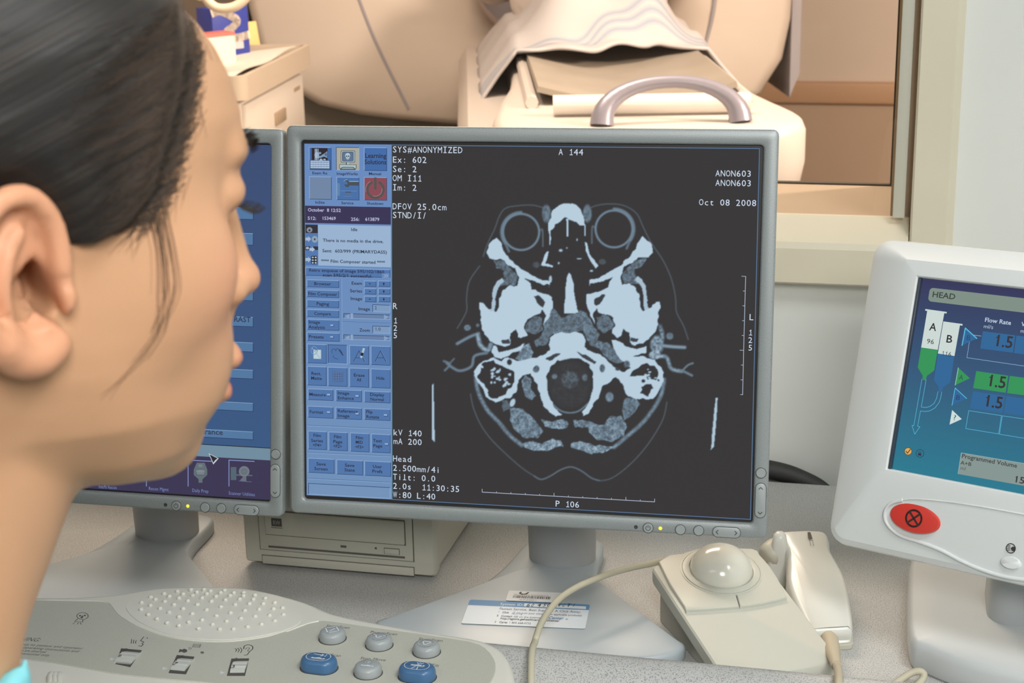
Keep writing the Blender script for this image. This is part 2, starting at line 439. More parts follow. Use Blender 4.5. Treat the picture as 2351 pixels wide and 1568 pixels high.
# ================================================================== desk
M_DESK = mat('speckled_laminate', (196, 196, 194), .48, noise=(900, (150, 150, 150), .52, .62), var=(40, .03))
LED_H = .04
ly = float(onz(1520, 1507, DZ+LED_H)[1])
desk = thing('desk', 'grey speckled laminate control desk below the observation window', 'desk', (-.4, 1.2, 0))
B().box((-1.7, .82, DZ-.035), (.95, WY-.030, DZ), .004).out('worktop', M_DESK, desk)
prof = [(ly+.001, DZ-.002), (ly+.001, DZ+LED_H-.005), (ly-.003, DZ+LED_H-.001), (ly-.010, DZ+LED_H), (ly-.020, DZ+LED_H-.002), (ly-.032, DZ+LED_H-.009), (ly-.042, DZ+LED_H-.019), (ly-.048, DZ+LED_H-.030), (ly-.050, DZ+.006), (ly-.060, DZ-.002)]
B().loft([[(x, y, z) for y, z in prof] for x in (-1.68, -.8, .024)], True, True).out('raised_ledge', M_DESK, desk, sm=60)
M_LEGP = mat('desk_panel', (170, 168, 160), .6)
for x in (-1.66, .86): B().box((x, .9, 0), (x+.04, WY-.02, DZ-.035)).out('side_panel', M_LEGP, desk, sm=0)
# ================================================================== flat monitors
M_SILVER = mat('silver_plastic', (164, 170, 171), .45, metal=.4, bump=(1500, .05, .0002), noise=(1800, (146, 152, 151), .45, .6))
M_SILV2 = mat('silver_edge', (176, 182, 180), .35, metal=.2)
M_STAND = mat('stand_plastic', (172, 174, 176), .5, bump=(900, .05, .0002))
M_BASE = mat('base_plastic', (176, 185, 190), .38, bump=(900, .04, .0002))
M_BLACK = mat('screen_surround', (40, 38, 38), .45)
M_BTN = mat('silver_button', (172, 178, 178), .4, metal=.35)
M_GAP = mat('button_gap', (84, 88, 88), .6)
M_INK = mat('dark_ink', (62, 64, 66), .6)
M_LED = mat('amber_lamp', (210, 200, 60), .3, emit=((225, 215, 60), .9))
BASE_PX = [(863, 1423), (939, 1402), (1002, 1385), (1052, 1365), (1103, 1341), (1147, 1308), (1177, 1278), (1200, 1252), (1228, 1236), (1290, 1230), (1350, 1234), (1382, 1243), (1384, 1262), (1374, 1290), (1371, 1317), (1386, 1347), (1415, 1382), (1460, 1415), (1520, 1448), (1571, 1473), (1566, 1488), (1540, 1500), (1480, 1510), (1380, 1508), (1240, 1498), (1080, 1482), (940, 1462), (880, 1440)]
MC = np.array([-.29300859, 1.22842187, -.36818281+CAMZ]); MYAW = .04890204
PM = Plane(MC, *frame(MYAW, .15744848))
LC = np.array([-.7015, 1.2116, -.371+CAMZ])
PL = Plane(LC, *frame(.0255, .1877))
BZ = .014
base_main = [tuple(onz(x, y, DZ+BZ)[:2]) for x, y in BASE_PX]
pos_n = onz(1275, 1312, DZ+BZ)[:2]; neckc = (float(pos_n[0]), float(pos_n[1])+.032)

def monitor(name, label, P, neck, basepoly, btns):
    t = thing(name, label, 'monitor', (neck[0], neck[1], DZ))
    HW, HH, IW, IH = .2022, .165, .1905, .1528
    o0 = lambda d: rrect(-HW+d, -HH+d, HW-d, HH-d, .005-d*.5)
    i0 = lambda d: rrect(-IW-d, -IH-d, IW+d, IH+d, .003+d)
    B().loft([at(o0(.002), -.024), at(o0(.0012), -.022), at(o0(.0012), -.008), at(o0(0), -.0072), at(o0(0), -.0016), at(o0(.0006), -.0005), at(o0(.0016), 0), at(i0(.0018), 0), at(i0(.0008), -.0006), at(i0(0), -.0018), at(i0(0), -.0055)], True, False).out('bezel', M_SILVER, t, P.M)
    B().loft([at(o0(.004), -.024), at(o0(.008), -.032), at(o0(.03), -.052), at(o0(.06), -.064), at(o0(.065), -.066)], True, True).out('rear_housing', M_STAND, t, P.M)
    s = B().box((-.1906, -.1529, -.0050), (.1906, .1529, -.0040)).out('screen', M_BLACK, t, P.M, sm=0)
    # neck: oval column up to a tilt block behind the housing
    nm = T(neck[0], neck[1], 0)
    B().lathe([(.030, DZ+.008), (.0315, DZ+.012), (.0325, DZ+.05), (.034, DZ+.085), (.0345, DZ+.1), (.034, DZ+.12), (.030, DZ+.2), (.02, DZ+.215)], 32, nm, 1.0, .9).out('neck', M_STAND, t)
    hc = P.o-P.n*.064
    B().box((-.045, -.03, -.02), (.045, .03, .012), .006, 3, Matrix(P.M) @ T(0, -.02, -.068)).box((-.022, hc[1]-neck[1]-.01, DZ+.175), (.022, .01, DZ+.225), .008, 3, nm).out('tilt_block', M_STAND, t)
    # foot: flared plate with a soft dome near the neck
    p = basepoly if area2(basepoly) > 0 else basepoly[::-1]
    p = [tuple(q) for q in spline(p, 3, True)]
    loops = [at(offset(p, -.001), DZ+.0005), at(p, DZ+.002), at(p, DZ+BZ-.004), at(offset(p, -.0012), DZ+BZ-.0012), at(offset(p, -.004), DZ+BZ)]
    q = offset(p, -.004)
    for k in (.25, .5, .72):
        loops.append([(x+(neck[0]-x)*k, y+(neck[1]-y)*k, DZ+BZ+.0005+.004*k*k) for x, y in q])
    ft = B().loft(loops, True, True).out('foot', M_BASE, t, sm=50)
    # controls on the lower and right rim
    for kind, x, y in btns:
        M = P.M @ T(x, y, 0)
        if kind in ('round', 'power'): B().lathe([(.0046, -.001), (.0046, .00012)], 20).out('button_gap', M_GAP, t, M)
        if kind == 'round':
            bo = B().lathe([(.0040, -.001), (.0040, .0006), (.0036, .0011), (.0, .0011)], 20).out('button', M_BTN, t, M)
        elif kind == 'power':
            bo = B().lathe([(.0040, -.001), (.0040, .0006), (.0036, .0011), (.0, .0011)], 20).out('power_button', M_BTN, t, M)
            pr = Print(px=lambda a, c: (a, c)); pr.ring(0, 0, .0019, .0019, .0005, (70, 72, 74), 0, radians(120), radians(420), 14); pr.line([(0, .0026), (0, .0005)], .0005, (70, 72, 74), 0)
            pr.out('mark', PRINT, bo, M @ T(0, 0, .00116))
        elif kind == 'led': B().sphere((0, 0, 0), (.0016, .0016, .0009), 12, 8).out('status_lamp', M_LED, t, M)
        elif kind == 'hole': B().lathe([(.0016, 0), (.0016, .0002), (.0011, .00022), (.0009, -.0002)], 14).out('sensor', M_INK, t, M)
        else:
            hw, hh = (.0112, .0042) if kind == 'wide' else (.0042, .0142)
            B().prism(rrect(-hw-.0005, -hh-.0005, hw+.0005, hh+.0005, .0045), -.001, .00012).out('button_gap', M_GAP, t, M)
            bo = B().prism(rrect(-hw, -hh, hw, hh, .0041), -.001, .0011, .0006).out('rocker_button', M_BTN, t, M)
            pr = Print(px=lambda a, c: (a, c)); e = .0016
            if kind == 'wide':
                for sg in (-1, 1): pr.line([(sg*.0068, e), (sg*(.0068+e), 0), (sg*.0068, -e)], .0006, (58, 60, 62), 0)
            else:
                for sg in (-1, 1): pr.line([(-e, sg*.0094), (0, sg*(.0094+e)), (e, sg*.0094)], .0006, (58, 60, 62), 0)
            pr.out('mark', PRINT, bo, M @ T(0, 0, .00116))
    return t, s, ft
def bt(P, lst): return [(k, *P.px(x, y)) for k, x, y in lst]
mon_main, scr_main, foot_main = monitor('monitor', 'silver flat monitor showing a CT head slice beside a column of blue buttons', PM, neckc, base_main,
    bt(PM, [('hole', 1460, 1210), ('power', 1488, 1212), ('led', 1516, 1213), ('round', 1562, 1216), ('round', 1604, 1218), ('wide', 1668, 1222), ('round', 1747, 1086), ('tall', 1746, 1149)]))
dx = onz(352, 1252, DZ+BZ)[:2]; neckl = (float(dx[0]), float(dx[1])+.032)
sh = np.array(neckl)-np.array(neckc)
base_left = [(x+sh[0], y+sh[1]) for x, y in base_main]
mon_left, scr_left, foot_left = monitor('monitor', 'silver flat monitor with plain blue screen behind the face of the woman', PL, neckl, base_left,
    bt(PL, [('hole', 380, 1159), ('power', 405, 1161), ('led', 431, 1162), ('round', 471, 1165), ('round', 508, 1167), ('wide', 566, 1171), ('round', 633, 1043), ('tall', 632, 1104)]))

# ------------------------------------------------------------------ main screen: layout drawn from the photograph
S = Print(px=PM.px)
def c3(x, y): return (640+x/3.563, 280+y/3.563)
def c4(x, y): return (640+x/5.111, 620+y/5.111)
def c5(x, y): return (640+x/4.611, 880+y/4.611)
def c6(x, y): return (680+x/10.4545, 330+y/10.4545)
BLK = (56, 54, 55); INK = (44, 46, 66); PAN = (112, 142, 186); BTC = (82, 118, 170); LT = (146, 174, 212); DK = (44, 66, 108); TXT = (206, 220, 238)
S.poly([(695, 329.3), (1744.5, 340), (1723.6, 1196.3), (701, 1139.3)], BLK, 0)
S.line([(897, 333), (1743.3, 341.3), (1722.6, 1195), (898, 1149)], 1.6, (92, 122, 160), 1)
S.grad([(695.5, 330), (896, 332), (897.5, 1149), (701, 1139)], (104, 138, 190), (112, 144, 184), 6, 1)
S.line([(896.5, 332), (898, 1149)], 1.2, (80, 130, 150), 2)
def R(c, x0, y0, x1, y1, colr, layer):
    a = c(x0, y0); e = c(x1, y1); S.rect(a[0], a[1], e[0], e[1], colr, layer)
def Ln(c, pts, w, colr, layer): S.line([c(*p) for p in pts], w, colr, layer)
def button(c, x0, y0, x1, y1, colr=BTC, layer=2, sunk=False):
    a = c(x0, y0); e = c(x1, y1); lo, hi = (DK, LT) if not sunk else (LT, DK)
    S.rect(a[0]-1.3, a[1]-1.3, e[0], e[1], hi, layer); S.rect(a[0], a[1], e[0]+1.2, e[1]+1.2, lo, layer+.5); S.rect(a[0], a[1], e[0], e[1], colr, layer+1)
def Tx(c, t, x0, y, x1, h, colr=INK, bold=True, layer=5, shear=0):
    a = c(x0, y); e = c(x1, y); k = (c(0, h)[1]-c(0, 0)[1]); S.text(t, a[0], a[1], k, colr, layer, e[0], bold, shear=shear)
def Po(c, pts, colr, layer): S.poly([c(*p) for p in pts], colr, layer)
def El(c, cx, cy, rx, ry, colr, layer, n=18): S.poly([c(cx+rx*cos(2*pi*i/n), cy+ry*sin(2*pi*i/n)) for i in range(n)], colr, layer)
# icon tiles
button(c6, 285, 90, 805, 625, (70, 106, 162)); R(c6, 340, 105, 725, 395, (50, 42, 44), 4)
for x in (420, 440, 458, 476, 500): Ln(c6, [(x, 125), (x, 395)], .9, (190, 205, 225), 6)
El(c6, 465, 275, 58, 76, (126, 156, 186), 5); El(c6, 540, 225, 32, 28, (120, 150, 180), 5); Po(c6, [(500, 300), (560, 290), (600, 260), (640, 240), (715, 180), (715, 345), (640, 310), (560, 340), (500, 350)], (124, 152, 182), 5); Po(c6, [(650, 260), (700, 215), (700, 310)], (70, 90, 118), 5.5)
R(c6, 295, 395, 785, 612, (42, 44, 62), 6); R(c6, 310, 405, 770, 598, (168, 192, 220), 7); El(c6, 565, 395, 40, 36, (150, 176, 206), 7); El(c6, 650, 380, 30, 20, (150, 176, 206), 6.5)
for y in (445, 497, 549): Ln(c6, [(320, y), (760, y)], .8, (70, 80, 100), 8)
for x in (380, 440, 505, 570, 640, 705): Ln(c6, [(x, 415), (x, 590)], .5, (110, 128, 150), 8)
button(c6, 938, 95, 1475, 635, (170, 168, 152), sunk=True)
for d, cc, ly_ in ((8, (46, 50, 56), 5), (0, (150, 172, 184), 5.5)): S.poly([c6(*q) for q in rrect(1048-d, 168-d, 1378+d, 448+d, 40)], cc, ly_)
S.poly([c6(*q) for q in rrect(1078, 195, 1346, 425, 30)], (50, 54, 66), 6); R(c6, 1090, 205, 1338, 420, (96, 116, 146), 6.5)
El(c6, 1208, 285, 60, 62, (176, 196, 206), 7); Po(c6, [(1165, 310), (1250, 310), (1245, 365), (1208, 395), (1172, 365)], (170, 190, 200), 7); El(c6, 1185, 300, 17, 16, (44, 46, 52), 8); El(c6, 1232, 300, 17, 16, (44, 46, 52), 8); Po(c6, [(1200, 340), (1216, 340), (1208, 320)], (44, 46, 52), 8); Ln(c6, [(1180, 368), (1208, 378), (1238, 368)], .6, (60, 62, 70), 8)
R(c6, 1165, 455, 1265, 500, (56, 58, 62), 5); R(c6, 1185, 455, 1260, 498, (170, 190, 196), 6)
R(c6, 1004, 497, 1416, 602, (52, 54, 58), 5); R(c6, 1016, 507, 1404, 592, (168, 192, 200), 6); Po(c6, [(1016, 630), (1075, 560), (1345, 560), (1408, 630)], (50, 52, 56), 7); Po(c6, [(1050, 612), (1085, 572), (1335, 572), (1375, 612)], (140, 154, 160), 8)
button(c6, 1610, 100, 2140, 645, (68, 108, 168)); Tx(c6, 'Learning', 1620, 340, 2135, 110, (48, 46, 58)); Tx(c6, 'Solutions', 1612, 490, 2138, 110, (48, 46, 58))
button(c6, 290, 800, 810, 1335, (112, 134, 164))
button(c6, 950, 810, 1475, 1350, (74, 112, 166)); S.poly([c6(*q) for q in rrect(952, 945, 1020, 1255, 30)], (96, 132, 166), 4.5)
Po(c6, [(1235, 905), (1475, 915), (1475, 1010), (1250, 1005), (1235, 1035), (1190, 1050), (1140, 1015), (1130, 975), (1190, 985), (1205, 945), (1185, 910), (1115, 905), (1150, 870), (1200, 868)], (74, 82, 88), 5); Ln(c6, [(1245, 908), (1470, 908)], 1.4, (160, 190, 215), 6); Ln(c6, [(1115, 905), (1160, 868), (1200, 868)], 1, (150, 180, 205), 6)
Ln(c6, [(1040, 1135), (1425, 1140)], .9, (110, 146, 190), 5); Po(c6, [(1160, 1165), (1290, 1165), (1235, 1250), (1120, 1250)], (86, 110, 146), 5); Ln(c6, [(1155, 1165), (1290, 1165)], 1.2, (52, 56, 66), 6); Ln(c6, [(1110, 1265), (1310, 1268)], .7, (100, 136, 180), 5)
button(c6, 1610, 815, 2140, 1358, (138, 76, 86))
S.line([c6(1875+195*cos(a), 1105+195*sin(a)) for a in np.linspace(radians(-62), radians(242), 30)], 5.6, (86, 84, 84), 5); Ln(c6, [(1872, 830), (1872, 1085)], 5.8, (86, 84, 84), 5); S.line([c6(1865+225*cos(a), 1100+225*sin(a)) for a in np.linspace(radians(165), radians(240), 10)], .8, (190, 140, 150), 6); S.line([c6(1875+160*cos(a), 1105+160*sin(a)) for a in np.linspace(radians(-10), radians(110), 12)], .8, (190, 140, 150), 6)
for t_, x0, y, x1 in (('Exam Rx', 352, 735, 718), ('ImageWorks', 940, 750, 1450), ('Manual', 1712, 752, 2015), ('InSite', 425, 1440, 655), ('Service', 1052, 1455, 1350), ('Shutdown', 1668, 1465, 2068)): Tx(c6, t_, x0, y, x1, 62)
# status strip
R(c3, 203, 686, 908, 842, (60, 54, 86), 3)
for t_, x0, y, x1 in (('October  8 12:52', 227, 733, 498), ('512:', 225, 802, 296), ('153469', 342, 802, 457), ('256:', 580, 810, 650), ('613879', 697, 810, 814)): Tx(c3, t_, x0, y, x1, 26, (186, 190, 220))
R(c3, 310, 842, 908, 1192, (152, 178, 208), 3); R(c3, 204, 838, 312, 1178, (84, 120, 174), 3)
for t_, x0, y, x1 in (('Idle', 581, 894, 634), ('There is no media in the drive.', 350, 982, 848), ('Sent:  603/999 (PRIMARYDAS5)', 346, 1068, 876), ('**** Film Composer started ****', 336, 1152, 860)): Tx(c3, t_, x0, y, x1, 25)
R(c3, 208, 842, 308, 912, (52, 48, 56), 4); El(c3, 241, 885, 24, 22, (130, 140, 150), 5); El(c3, 241, 888, 9, 9, (60, 60, 66), 6)
for y in (960, 1128): Po(c3, [(208, y-12), (230, y-12), (230, y-24), (254, y), (230, y+24), (230, y+12), (208, y+12)], (166, 184, 206), 5)
El(c3, 284, 962, 25, 28, (140, 160, 176), 5); El(c3, 284, 962, 7, 8, (60, 66, 80), 6)
R(c3, 206, 1018, 246, 1052, (60, 60, 74), 5); El(c3, 224, 1034, 13, 11, (160, 176, 196), 6); R(c3, 272, 1020, 312, 1050, (52, 52, 60), 5); Po(c3, [(240, 1034), (262, 1034), (262, 1024), (286, 1045), (262, 1066), (262, 1056), (240, 1056)], (176, 190, 208), 6)
S.poly([c3(*q) for q in rrect(254, 1098, 304, 1166, 8)], (46, 44, 52), 6)
for i in range(2):
    for j in range(3): El(c3, 268+i*24, 1111+j*22, 8, 7, (176, 192, 208), 7, 10)
button(c3, 210, 1196, 898, 1274, (82, 118, 172)); Tx(c3, 'Retro enqueue of image 595/102/1860,', 236, 1226, 862, 24); Tx(c3, 'scan 595/2/1 successful.', 350, 1266, 756, 24)
R(c3, 834, 1240, 898, 1278, (104, 136, 184), 5); Ln(c3, [(853, 1248), (868, 1261), (853, 1274)], .8, (170, 190, 215), 6); Ln(c3, [(870, 1248), (885, 1261), (870, 1274)], .8, (170, 190, 215), 6)
# tool columns
for y0, y1, t_, x0, x1 in ((122, 208, 'Browser', 398, 598), (240, 326, 'Film Composer', 330, 670), (356, 445, 'Paging', 426, 575), (472, 560, 'Compare', 400, 598)):
    button(c4, 318, y0, 688, y1); Tx(c4, t_, x0, (y0+y1)/2+16, x1, 36)
def tick(c, x, y): R(c, x, y, x+42, y+26, (60, 84, 130), 5); R(c, x, y, x+34, y+18, (150, 176, 212), 6)
button(c4, 322, 586, 690, 712); Tx(c4, 'Image', 336, 632, 470, 36); Tx(c4, 'Analysis', 334, 690, 528, 36); tick(c4, 592, 645)
button(c4, 320, 740, 692, 842); Tx(c4, 'Presets', 336, 804, 514, 36); tick(c4, 590, 782)
Ln(c4, [(712, 108), (718, 855)], .9, (84, 112, 160), 3); Ln(c4, [(722, 108), (728, 855)], .7, LT, 3)
for y, t_, x0 in ((133, 'Exam', 838), (223, 'Series', 820), (314, 'Image', 826)):
    Tx(c4, t_, x0, y+42, 966, 36)
    for x, sg in ((994, '-'), (1158, '+')):
        button(c4, x, y+2, x+132, y+64)
        R(c4, x+50, y+28, x+72, y+38, INK, 5)
        if sg == '+': R(c4, x+56, y+18, x+66, y+50, INK, 5)
for y, t_, v, x0, vx in ((415, 'Image', '2', 920, 1138), (665, 'Zoom', '1.0', 934, 1184)):
    Tx(c4, t_, x0, y+62, 1058, 36); button(c4, 1092, y, 1288, y+84, (124, 152, 188), sunk=True); Tx(c4, v, 1112, y+50, vx, 36, bold=False)
    button(c4, 752, y+104, 1288, y+168, (104, 128, 166), sunk=True); R(c4, 828, y+100, 858, y+166, (140, 164, 200), 5)
    Po(c4, [(760, y+134), (816, y+104), (816, y+164)], (134, 160, 196), 5); Po(c4, [(1280, y+142), (1222, y+114), (1222, y+172)], (134, 160, 196), 5)
Ln(c4, [(730, 608), (1296, 630)], .9, (84, 112, 160), 3)
for x in (322, 566, 820, 1072):
    button(c4, x, 878+(x-322)*.03, x+220, 1100+(x-322)*.03, sunk=(x == 566)); button(c4, x, 1140+(x-322)*.04, x+220, 1362+(x-322)*.04)
R(c4, 392, 940, 482, 1050, (186, 206, 214), 5); Ln(c4, [(375, 920), (480, 1050)], 1.4, (150, 176, 200), 7); Ln(c4, [(410, 960), (425, 935), (440, 960)], .8, (50, 60, 80), 7); S.ring(*c4(400, 950), 7, 9, 1.2, (120, 150, 190), 6)
S.line([c4(*q) for q in spline([(612, 985), (610, 945), (640, 930), (655, 955), (665, 930), (690, 935), (720, 960), (740, 1010)], 3)], 1, (52, 62, 96), 5); S.line([c4(*q) for q in spline([(620, 1010), (640, 1040), (680, 1050)], 3)], 1, (52, 62, 96), 5); Ln(c4, [(695, 945), (738, 1005)], 2.6, (58, 66, 98), 5)
for x in (930, 1182):
    for d, cc in ((4, (120, 152, 196)), (0, (60, 82, 122))): Ln(c4, [(x-62+d, 1078), (x+d, 955), (x+62+d, 1078)], 2.2, cc, 5+(d == 0)*.5); Ln(c4, [(x-36+d, 1036), (x+36+d, 1036)], 1.6, cc, 5+(d == 0)*.5)
Ln(c4, [(985, 930), (955, 1030)], 5, (170, 190, 206), 7); Ln(c4, [(968, 985), (962, 1005)], 5.4, (40, 40, 48), 8)
R(c4, 616, 1195, 740, 1320, (66, 92, 136), 5)
for i in range(6):
    for j in range(6): R(c4, 622+i*20, 1201+j*20, 632+i*20, 1211+j*20, (128, 156, 196), 6)
for t_, x0, y, x1 in (('Rect.', 365, 1236, 484), ('Matte', 362, 1292, 492), ('Erase', 864, 1256, 994), ('All', 902, 1312, 954), ('Hide', 1130, 1292, 1228)): Tx(c4, t_, x0, y, x1, 36)
for x0, y0, x1, y1, rows, tk in ((298, 68, 560, 188, (('Measure', 308, 138, 486),), (498, 118)), (594, 76, 862, 202, (('Image', 610, 124, 734), ('Enhance', 610, 176, 784)), (800, 132)), (896, 92, 1164, 214, (('Display', 952, 140, 1104), ('Normal', 956, 190, 1102)), None),
                                 (296, 252, 560, 376, (('Format', 312, 324, 456),), (498, 304)), (594, 264, 862, 390, (('Reference', 610, 314, 824), ('Image', 610, 364, 736)), (800, 320)), (896, 276, 1164, 400, (('Flip', 912, 324, 982), ('Rotate', 912, 376, 1052)), (1102, 334)),
                                 (300, 516, 490, 710, (('Film', 352, 574, 434), ('Series', 328, 628, 456), ('<F4>', 346, 676, 440)), None), (520, 526, 712, 722, (('Film', 570, 588, 652), ('Page', 562, 640, 660), ('<F2>', 564, 688, 658)), None), (748, 536, 942, 734, (('Film', 800, 598, 882), ('MID', 800, 646, 880), ('<F3>', 796, 696, 888)), None), (972, 548, 1166, 744, (('Text', 986, 630, 1080), ('Page', 986, 684, 1086)), (1112, 642)),
                                 (300, 804, 572, 962, (('Save', 384, 876, 486), ('Screen', 362, 926, 506)), None), (604, 820, 876, 980, (('Save', 686, 890, 790), ('State', 682, 940, 794)), None), (900, 834, 1172, 994, (('User', 982, 904, 1080), ('Prefs', 976, 954, 1086)), None)):
    button(c5, x0, y0, x1, y1)
    for t_, a, y, e in rows: Tx(c5, t_, a, y, e, 32)
    if tk: tick(c5, *tk)
for ya, yb in ((450, 490), (738, 778), (1014, 1056)):
    Ln(c5, [(290, ya), (1172, yb)], .9, (76, 104, 150), 3); Ln(c5, [(290, ya+8), (1172, yb+8)], .8, LT, 3)
button(c5, 304, 1072, 1164, 1226, (116, 146, 184), sunk=True)
# green-white annotation, fixed pitch like the workstation's own font
def Mo(t, x0, yb, pitch, h):
    S.text(t, x0, yb, h, TXT, 4, mono=pitch)
    o = PM.px(x0, yb); k = PM.px(x0+1, yb)[0]-o[0]
    for i, ch in enumerate(t):      # slab ends of the fixed-pitch I and 1
        if ch in 'I1l':
            xc = o[0]+pitch*k*(i+.5)+(k*.8 if ch == '1' else 0); e = 3.1*k
            S.line([(xc-e, o[1]+.7*k), (xc+e, o[1]+.7*k)], 1.5*k, TXT, 4, False)
            if ch == 'I': S.line([(xc-e, o[1]+(h-.7)*k), (xc+e, o[1]+(h-.7)*k)], 1.5*k, TXT, 4, False)
Mo('SYS#ANONYMIZED', 898, 350, 11.5, 14)
for t_, yb in (('Ex: 602', 373.5), ('Se: 2', 395), ('OM I11', 416), ('Im: 2', 437.5), ('DFOV 25.0cm', 481), ('STND/I/', 501)): Mo(t_, 898, yb, 11.35, 14)
for t_, yb in (('kV 140', 1001), ('mA 200', 1021)): Mo(t_, 900, yb, 11.1, 13.5)
for t_, yb in (('Head', 1061), ('2.500mm/4i', 1082.5), ('Tilt: 0.0', 1103), ('2.0s  11:30:35', 1124), ('W:80 L:40', 1144)): Mo(t_, 899, yb, 10.95, 13.5)
Mo('A 144', 1280, 356, 11.6, 14); Mo('ANON603', 1641, 405, 12, 14); Mo('ANON603', 1641, 427, 12, 14); Mo('Oct 08 2008', 1603, 471.5, 12.1, 14); Mo('P 106', 1273, 1165, 11.2, 13.5)
Mo('R', 899, 710.5, 11.5, 14)
for i, ch in enumerate('125'): Mo(ch, 900, 743.5+17*i, 10, 13)
Mo('L', 1719, 736, 11.5, 14)
for i, ch in enumerate('125'): Mo(ch, 1716.5, 771+17.5*i, 11, 13)
S.line([(1711.5, 635.5), (1707.5, 780), (1704.5, 908)], 1.5, (170, 180, 200), 3)
for k in range(9):
    y = 635.5+(908-635.5)*k/8; x = 1711.5-7*k/8; S.line([(x, y), (x-(9 if k in (0, 5) else 5), y-.4)], 1.3, (170, 180, 200), 3)
S.line([(1105, 1132), (1300, 1143), (1502, 1154.5)], 1.5, (170, 180, 200), 3)
for k in range(13):
    x = 1105+(1502-1105)*k/12; y = 1132+22.5*k/12; S.line([(x, y), (x, y-(7 if k in (0, 5, 10, 12) else 3))], 1.3, (170, 180, 200), 3)
S.out('screen_picture', SCREEN, scr_main, PM.M @ T(0, 0, -.0038))
# ------------------------------------------------------------------ CT slice: grey values on a fine grid of vertices
def ct_slice():
    st = 3.0; nx, ny = 470, 524
    gx, gy = np.meshgrid(np.arange(nx)*st+60, np.arange(ny)*st)
    A = np.zeros((ny, nx))
    rs = np.random.RandomState(3)
    def vnoise(s, seed):
        r = np.random.RandomState(seed); g = r.rand(int(ny/s)+3, int(nx/s)+3)
        yy, xx = np.mgrid[0:ny, 0:nx]/s; i, j = yy.astype(int), xx.astype(int); u, v = yy-i, xx-j
        u = u*u*(3-2*u); v = v*v*(3-2*v)
        return (g[i, j]*(1-v)+g[i, j+1]*v)*(1-u)+(g[i+1, j]*(1-v)+g[i+1, j+1]*v)*u
    N0, N1, N2, N3 = vnoise(1.6, 21), vnoise(3, 1), vnoise(7, 2), vnoise(14, 5)
    wob = (vnoise(7, 8)-.5)*10; wob2 = (vnoise(7, 9)-.5)*10
    def inside(p, wb=1):
        p = np.array(p, float); x0, y0 = p.min(0)-14; x1, y1 = p.max(0)+14
        m = np.zeros((ny, nx), bool)
        ix0, ix1 = int(max(0, (x0-60)/st)), int(min(nx, (x1-60)/st+2)); iy0, iy1 = int(max(0, y0/st)), int(min(ny, y1/st+2))
        if ix1 <= ix0 or iy1 <= iy0: return m
        X = gx[iy0:iy1, ix0:ix1]+wob[iy0:iy1, ix0:ix1]*wb; Y = gy[iy0:iy1, ix0:ix1]+wob2[iy0:iy1, ix0:ix1]*wb
        c = np.zeros(X.shape, bool); n = len(p)
        for i in range(n):
            xa, ya = p[i]; xb, yb = p[(i+1) % n]
            if ya == yb: continue
            k = ((ya > Y) != (yb > Y)) & (X < (xb-xa)*(Y-ya)/(yb-ya)+xa); c ^= k
        m[iy0:iy1, ix0:ix1] = c; return m
    mir = lambda p: [(1466-x, y-8) for x, y in p]
    def fill(p, v, noise=0, wb=1, both=False):
        for q in ([p, mir(p)] if both else [p]):
            m = inside(q, wb)
            val = v*np.clip(1+noise*5*((N0*.45+N1*.35+N2*.2)-.5), .12, 1.7) if noise else v
            A[m] = np.broadcast_to(val, A.shape)[m]
    def stroke(pts, wd, v, k=5, noise=0, soft=True):
        P = np.array(spline(pts, k), float)
        for (xa, ya), (xb, yb) in zip(P[:-1], P[1:]):
            ix0, ix1 = int(max(0, (min(xa, xb)-wd*2-60)/st)), int(min(nx, (max(xa, xb)+wd*2-60)/st+2)); iy0, iy1 = int(max(0, (min(ya, yb)-wd*2)/st)), int(min(ny, (max(ya, yb)+wd*2)/st+2))
            if ix1 <= ix0 or iy1 <= iy0: continue
            X = gx[iy0:iy1, ix0:ix1]; Y = gy[iy0:iy1, ix0:ix1]; d = np.array([xb-xa, yb-ya]); L = d@d+1e-9
            t = np.clip(((X-xa)*d[0]+(Y-ya)*d[1])/L, 0, 1); D = np.hypot(X-xa-t*d[0], Y-ya-t*d[1])
            a = np.clip((wd-D)/(wd*.7+.1), 0, 1)*v
            if noise: a = a*(1-noise+2*noise*N1[iy0:iy1, ix0:ix1])
            A[iy0:iy1, ix0:ix1] = np.maximum(A[iy0:iy1, ix0:ix1], a)
    def blob(cx, cy, rx, ry, v, noise=0, ang=0, mx=True):
        c, s = cos(ang), sin(ang); X = (gx-cx)*c+(gy-cy)*s; Y = -(gx-cx)*s+(gy-cy)*c
        D = np.sqrt((X/rx)**2+(Y/ry)**2); a = np.clip((1.12-D)/.3, 0, 1)
        val = v*(1-noise+2*noise*N1) if noise else v
        new = A*(1-a)+val*a
        if mx: A[:] = np.maximum(A, new)
        else: A[:] = new
    # faint skin line
    for p in ([(640, 135), (560, 110), (480, 112), (420, 125), (390, 165), (368, 225), (332, 300), (312, 360)], [(295, 405), (245, 480), (231, 560), (232, 620), (212, 665), (185, 710)],
              [(250, 1030), (265, 1100), (300, 1180), (350, 1250), (420, 1320), (500, 1390), (560, 1430), (595, 1447), (640, 1430), (690, 1400), (740, 1386), (790, 1405), (840, 1440), (880, 1453), (940, 1440), (1010, 1390), (1080, 1320), (1140, 1240), (1190, 1150), (1208, 1070)],
              [(815, 135), (860, 112), (930, 103), (1000, 112), (1060, 150), (1092, 215), (1130, 290), (1190, 380), (1230, 470), (1250, 560), (1255, 630), (1290, 700), (1312, 765)]): stroke(p, 4, .3)
    stroke([(560, 1430), (595, 1447), (640, 1430), (690, 1400), (740, 1386), (790, 1405), (840, 1440), (880, 1453)], 5, .42)
    # muscles and soft tissue
    g = .42
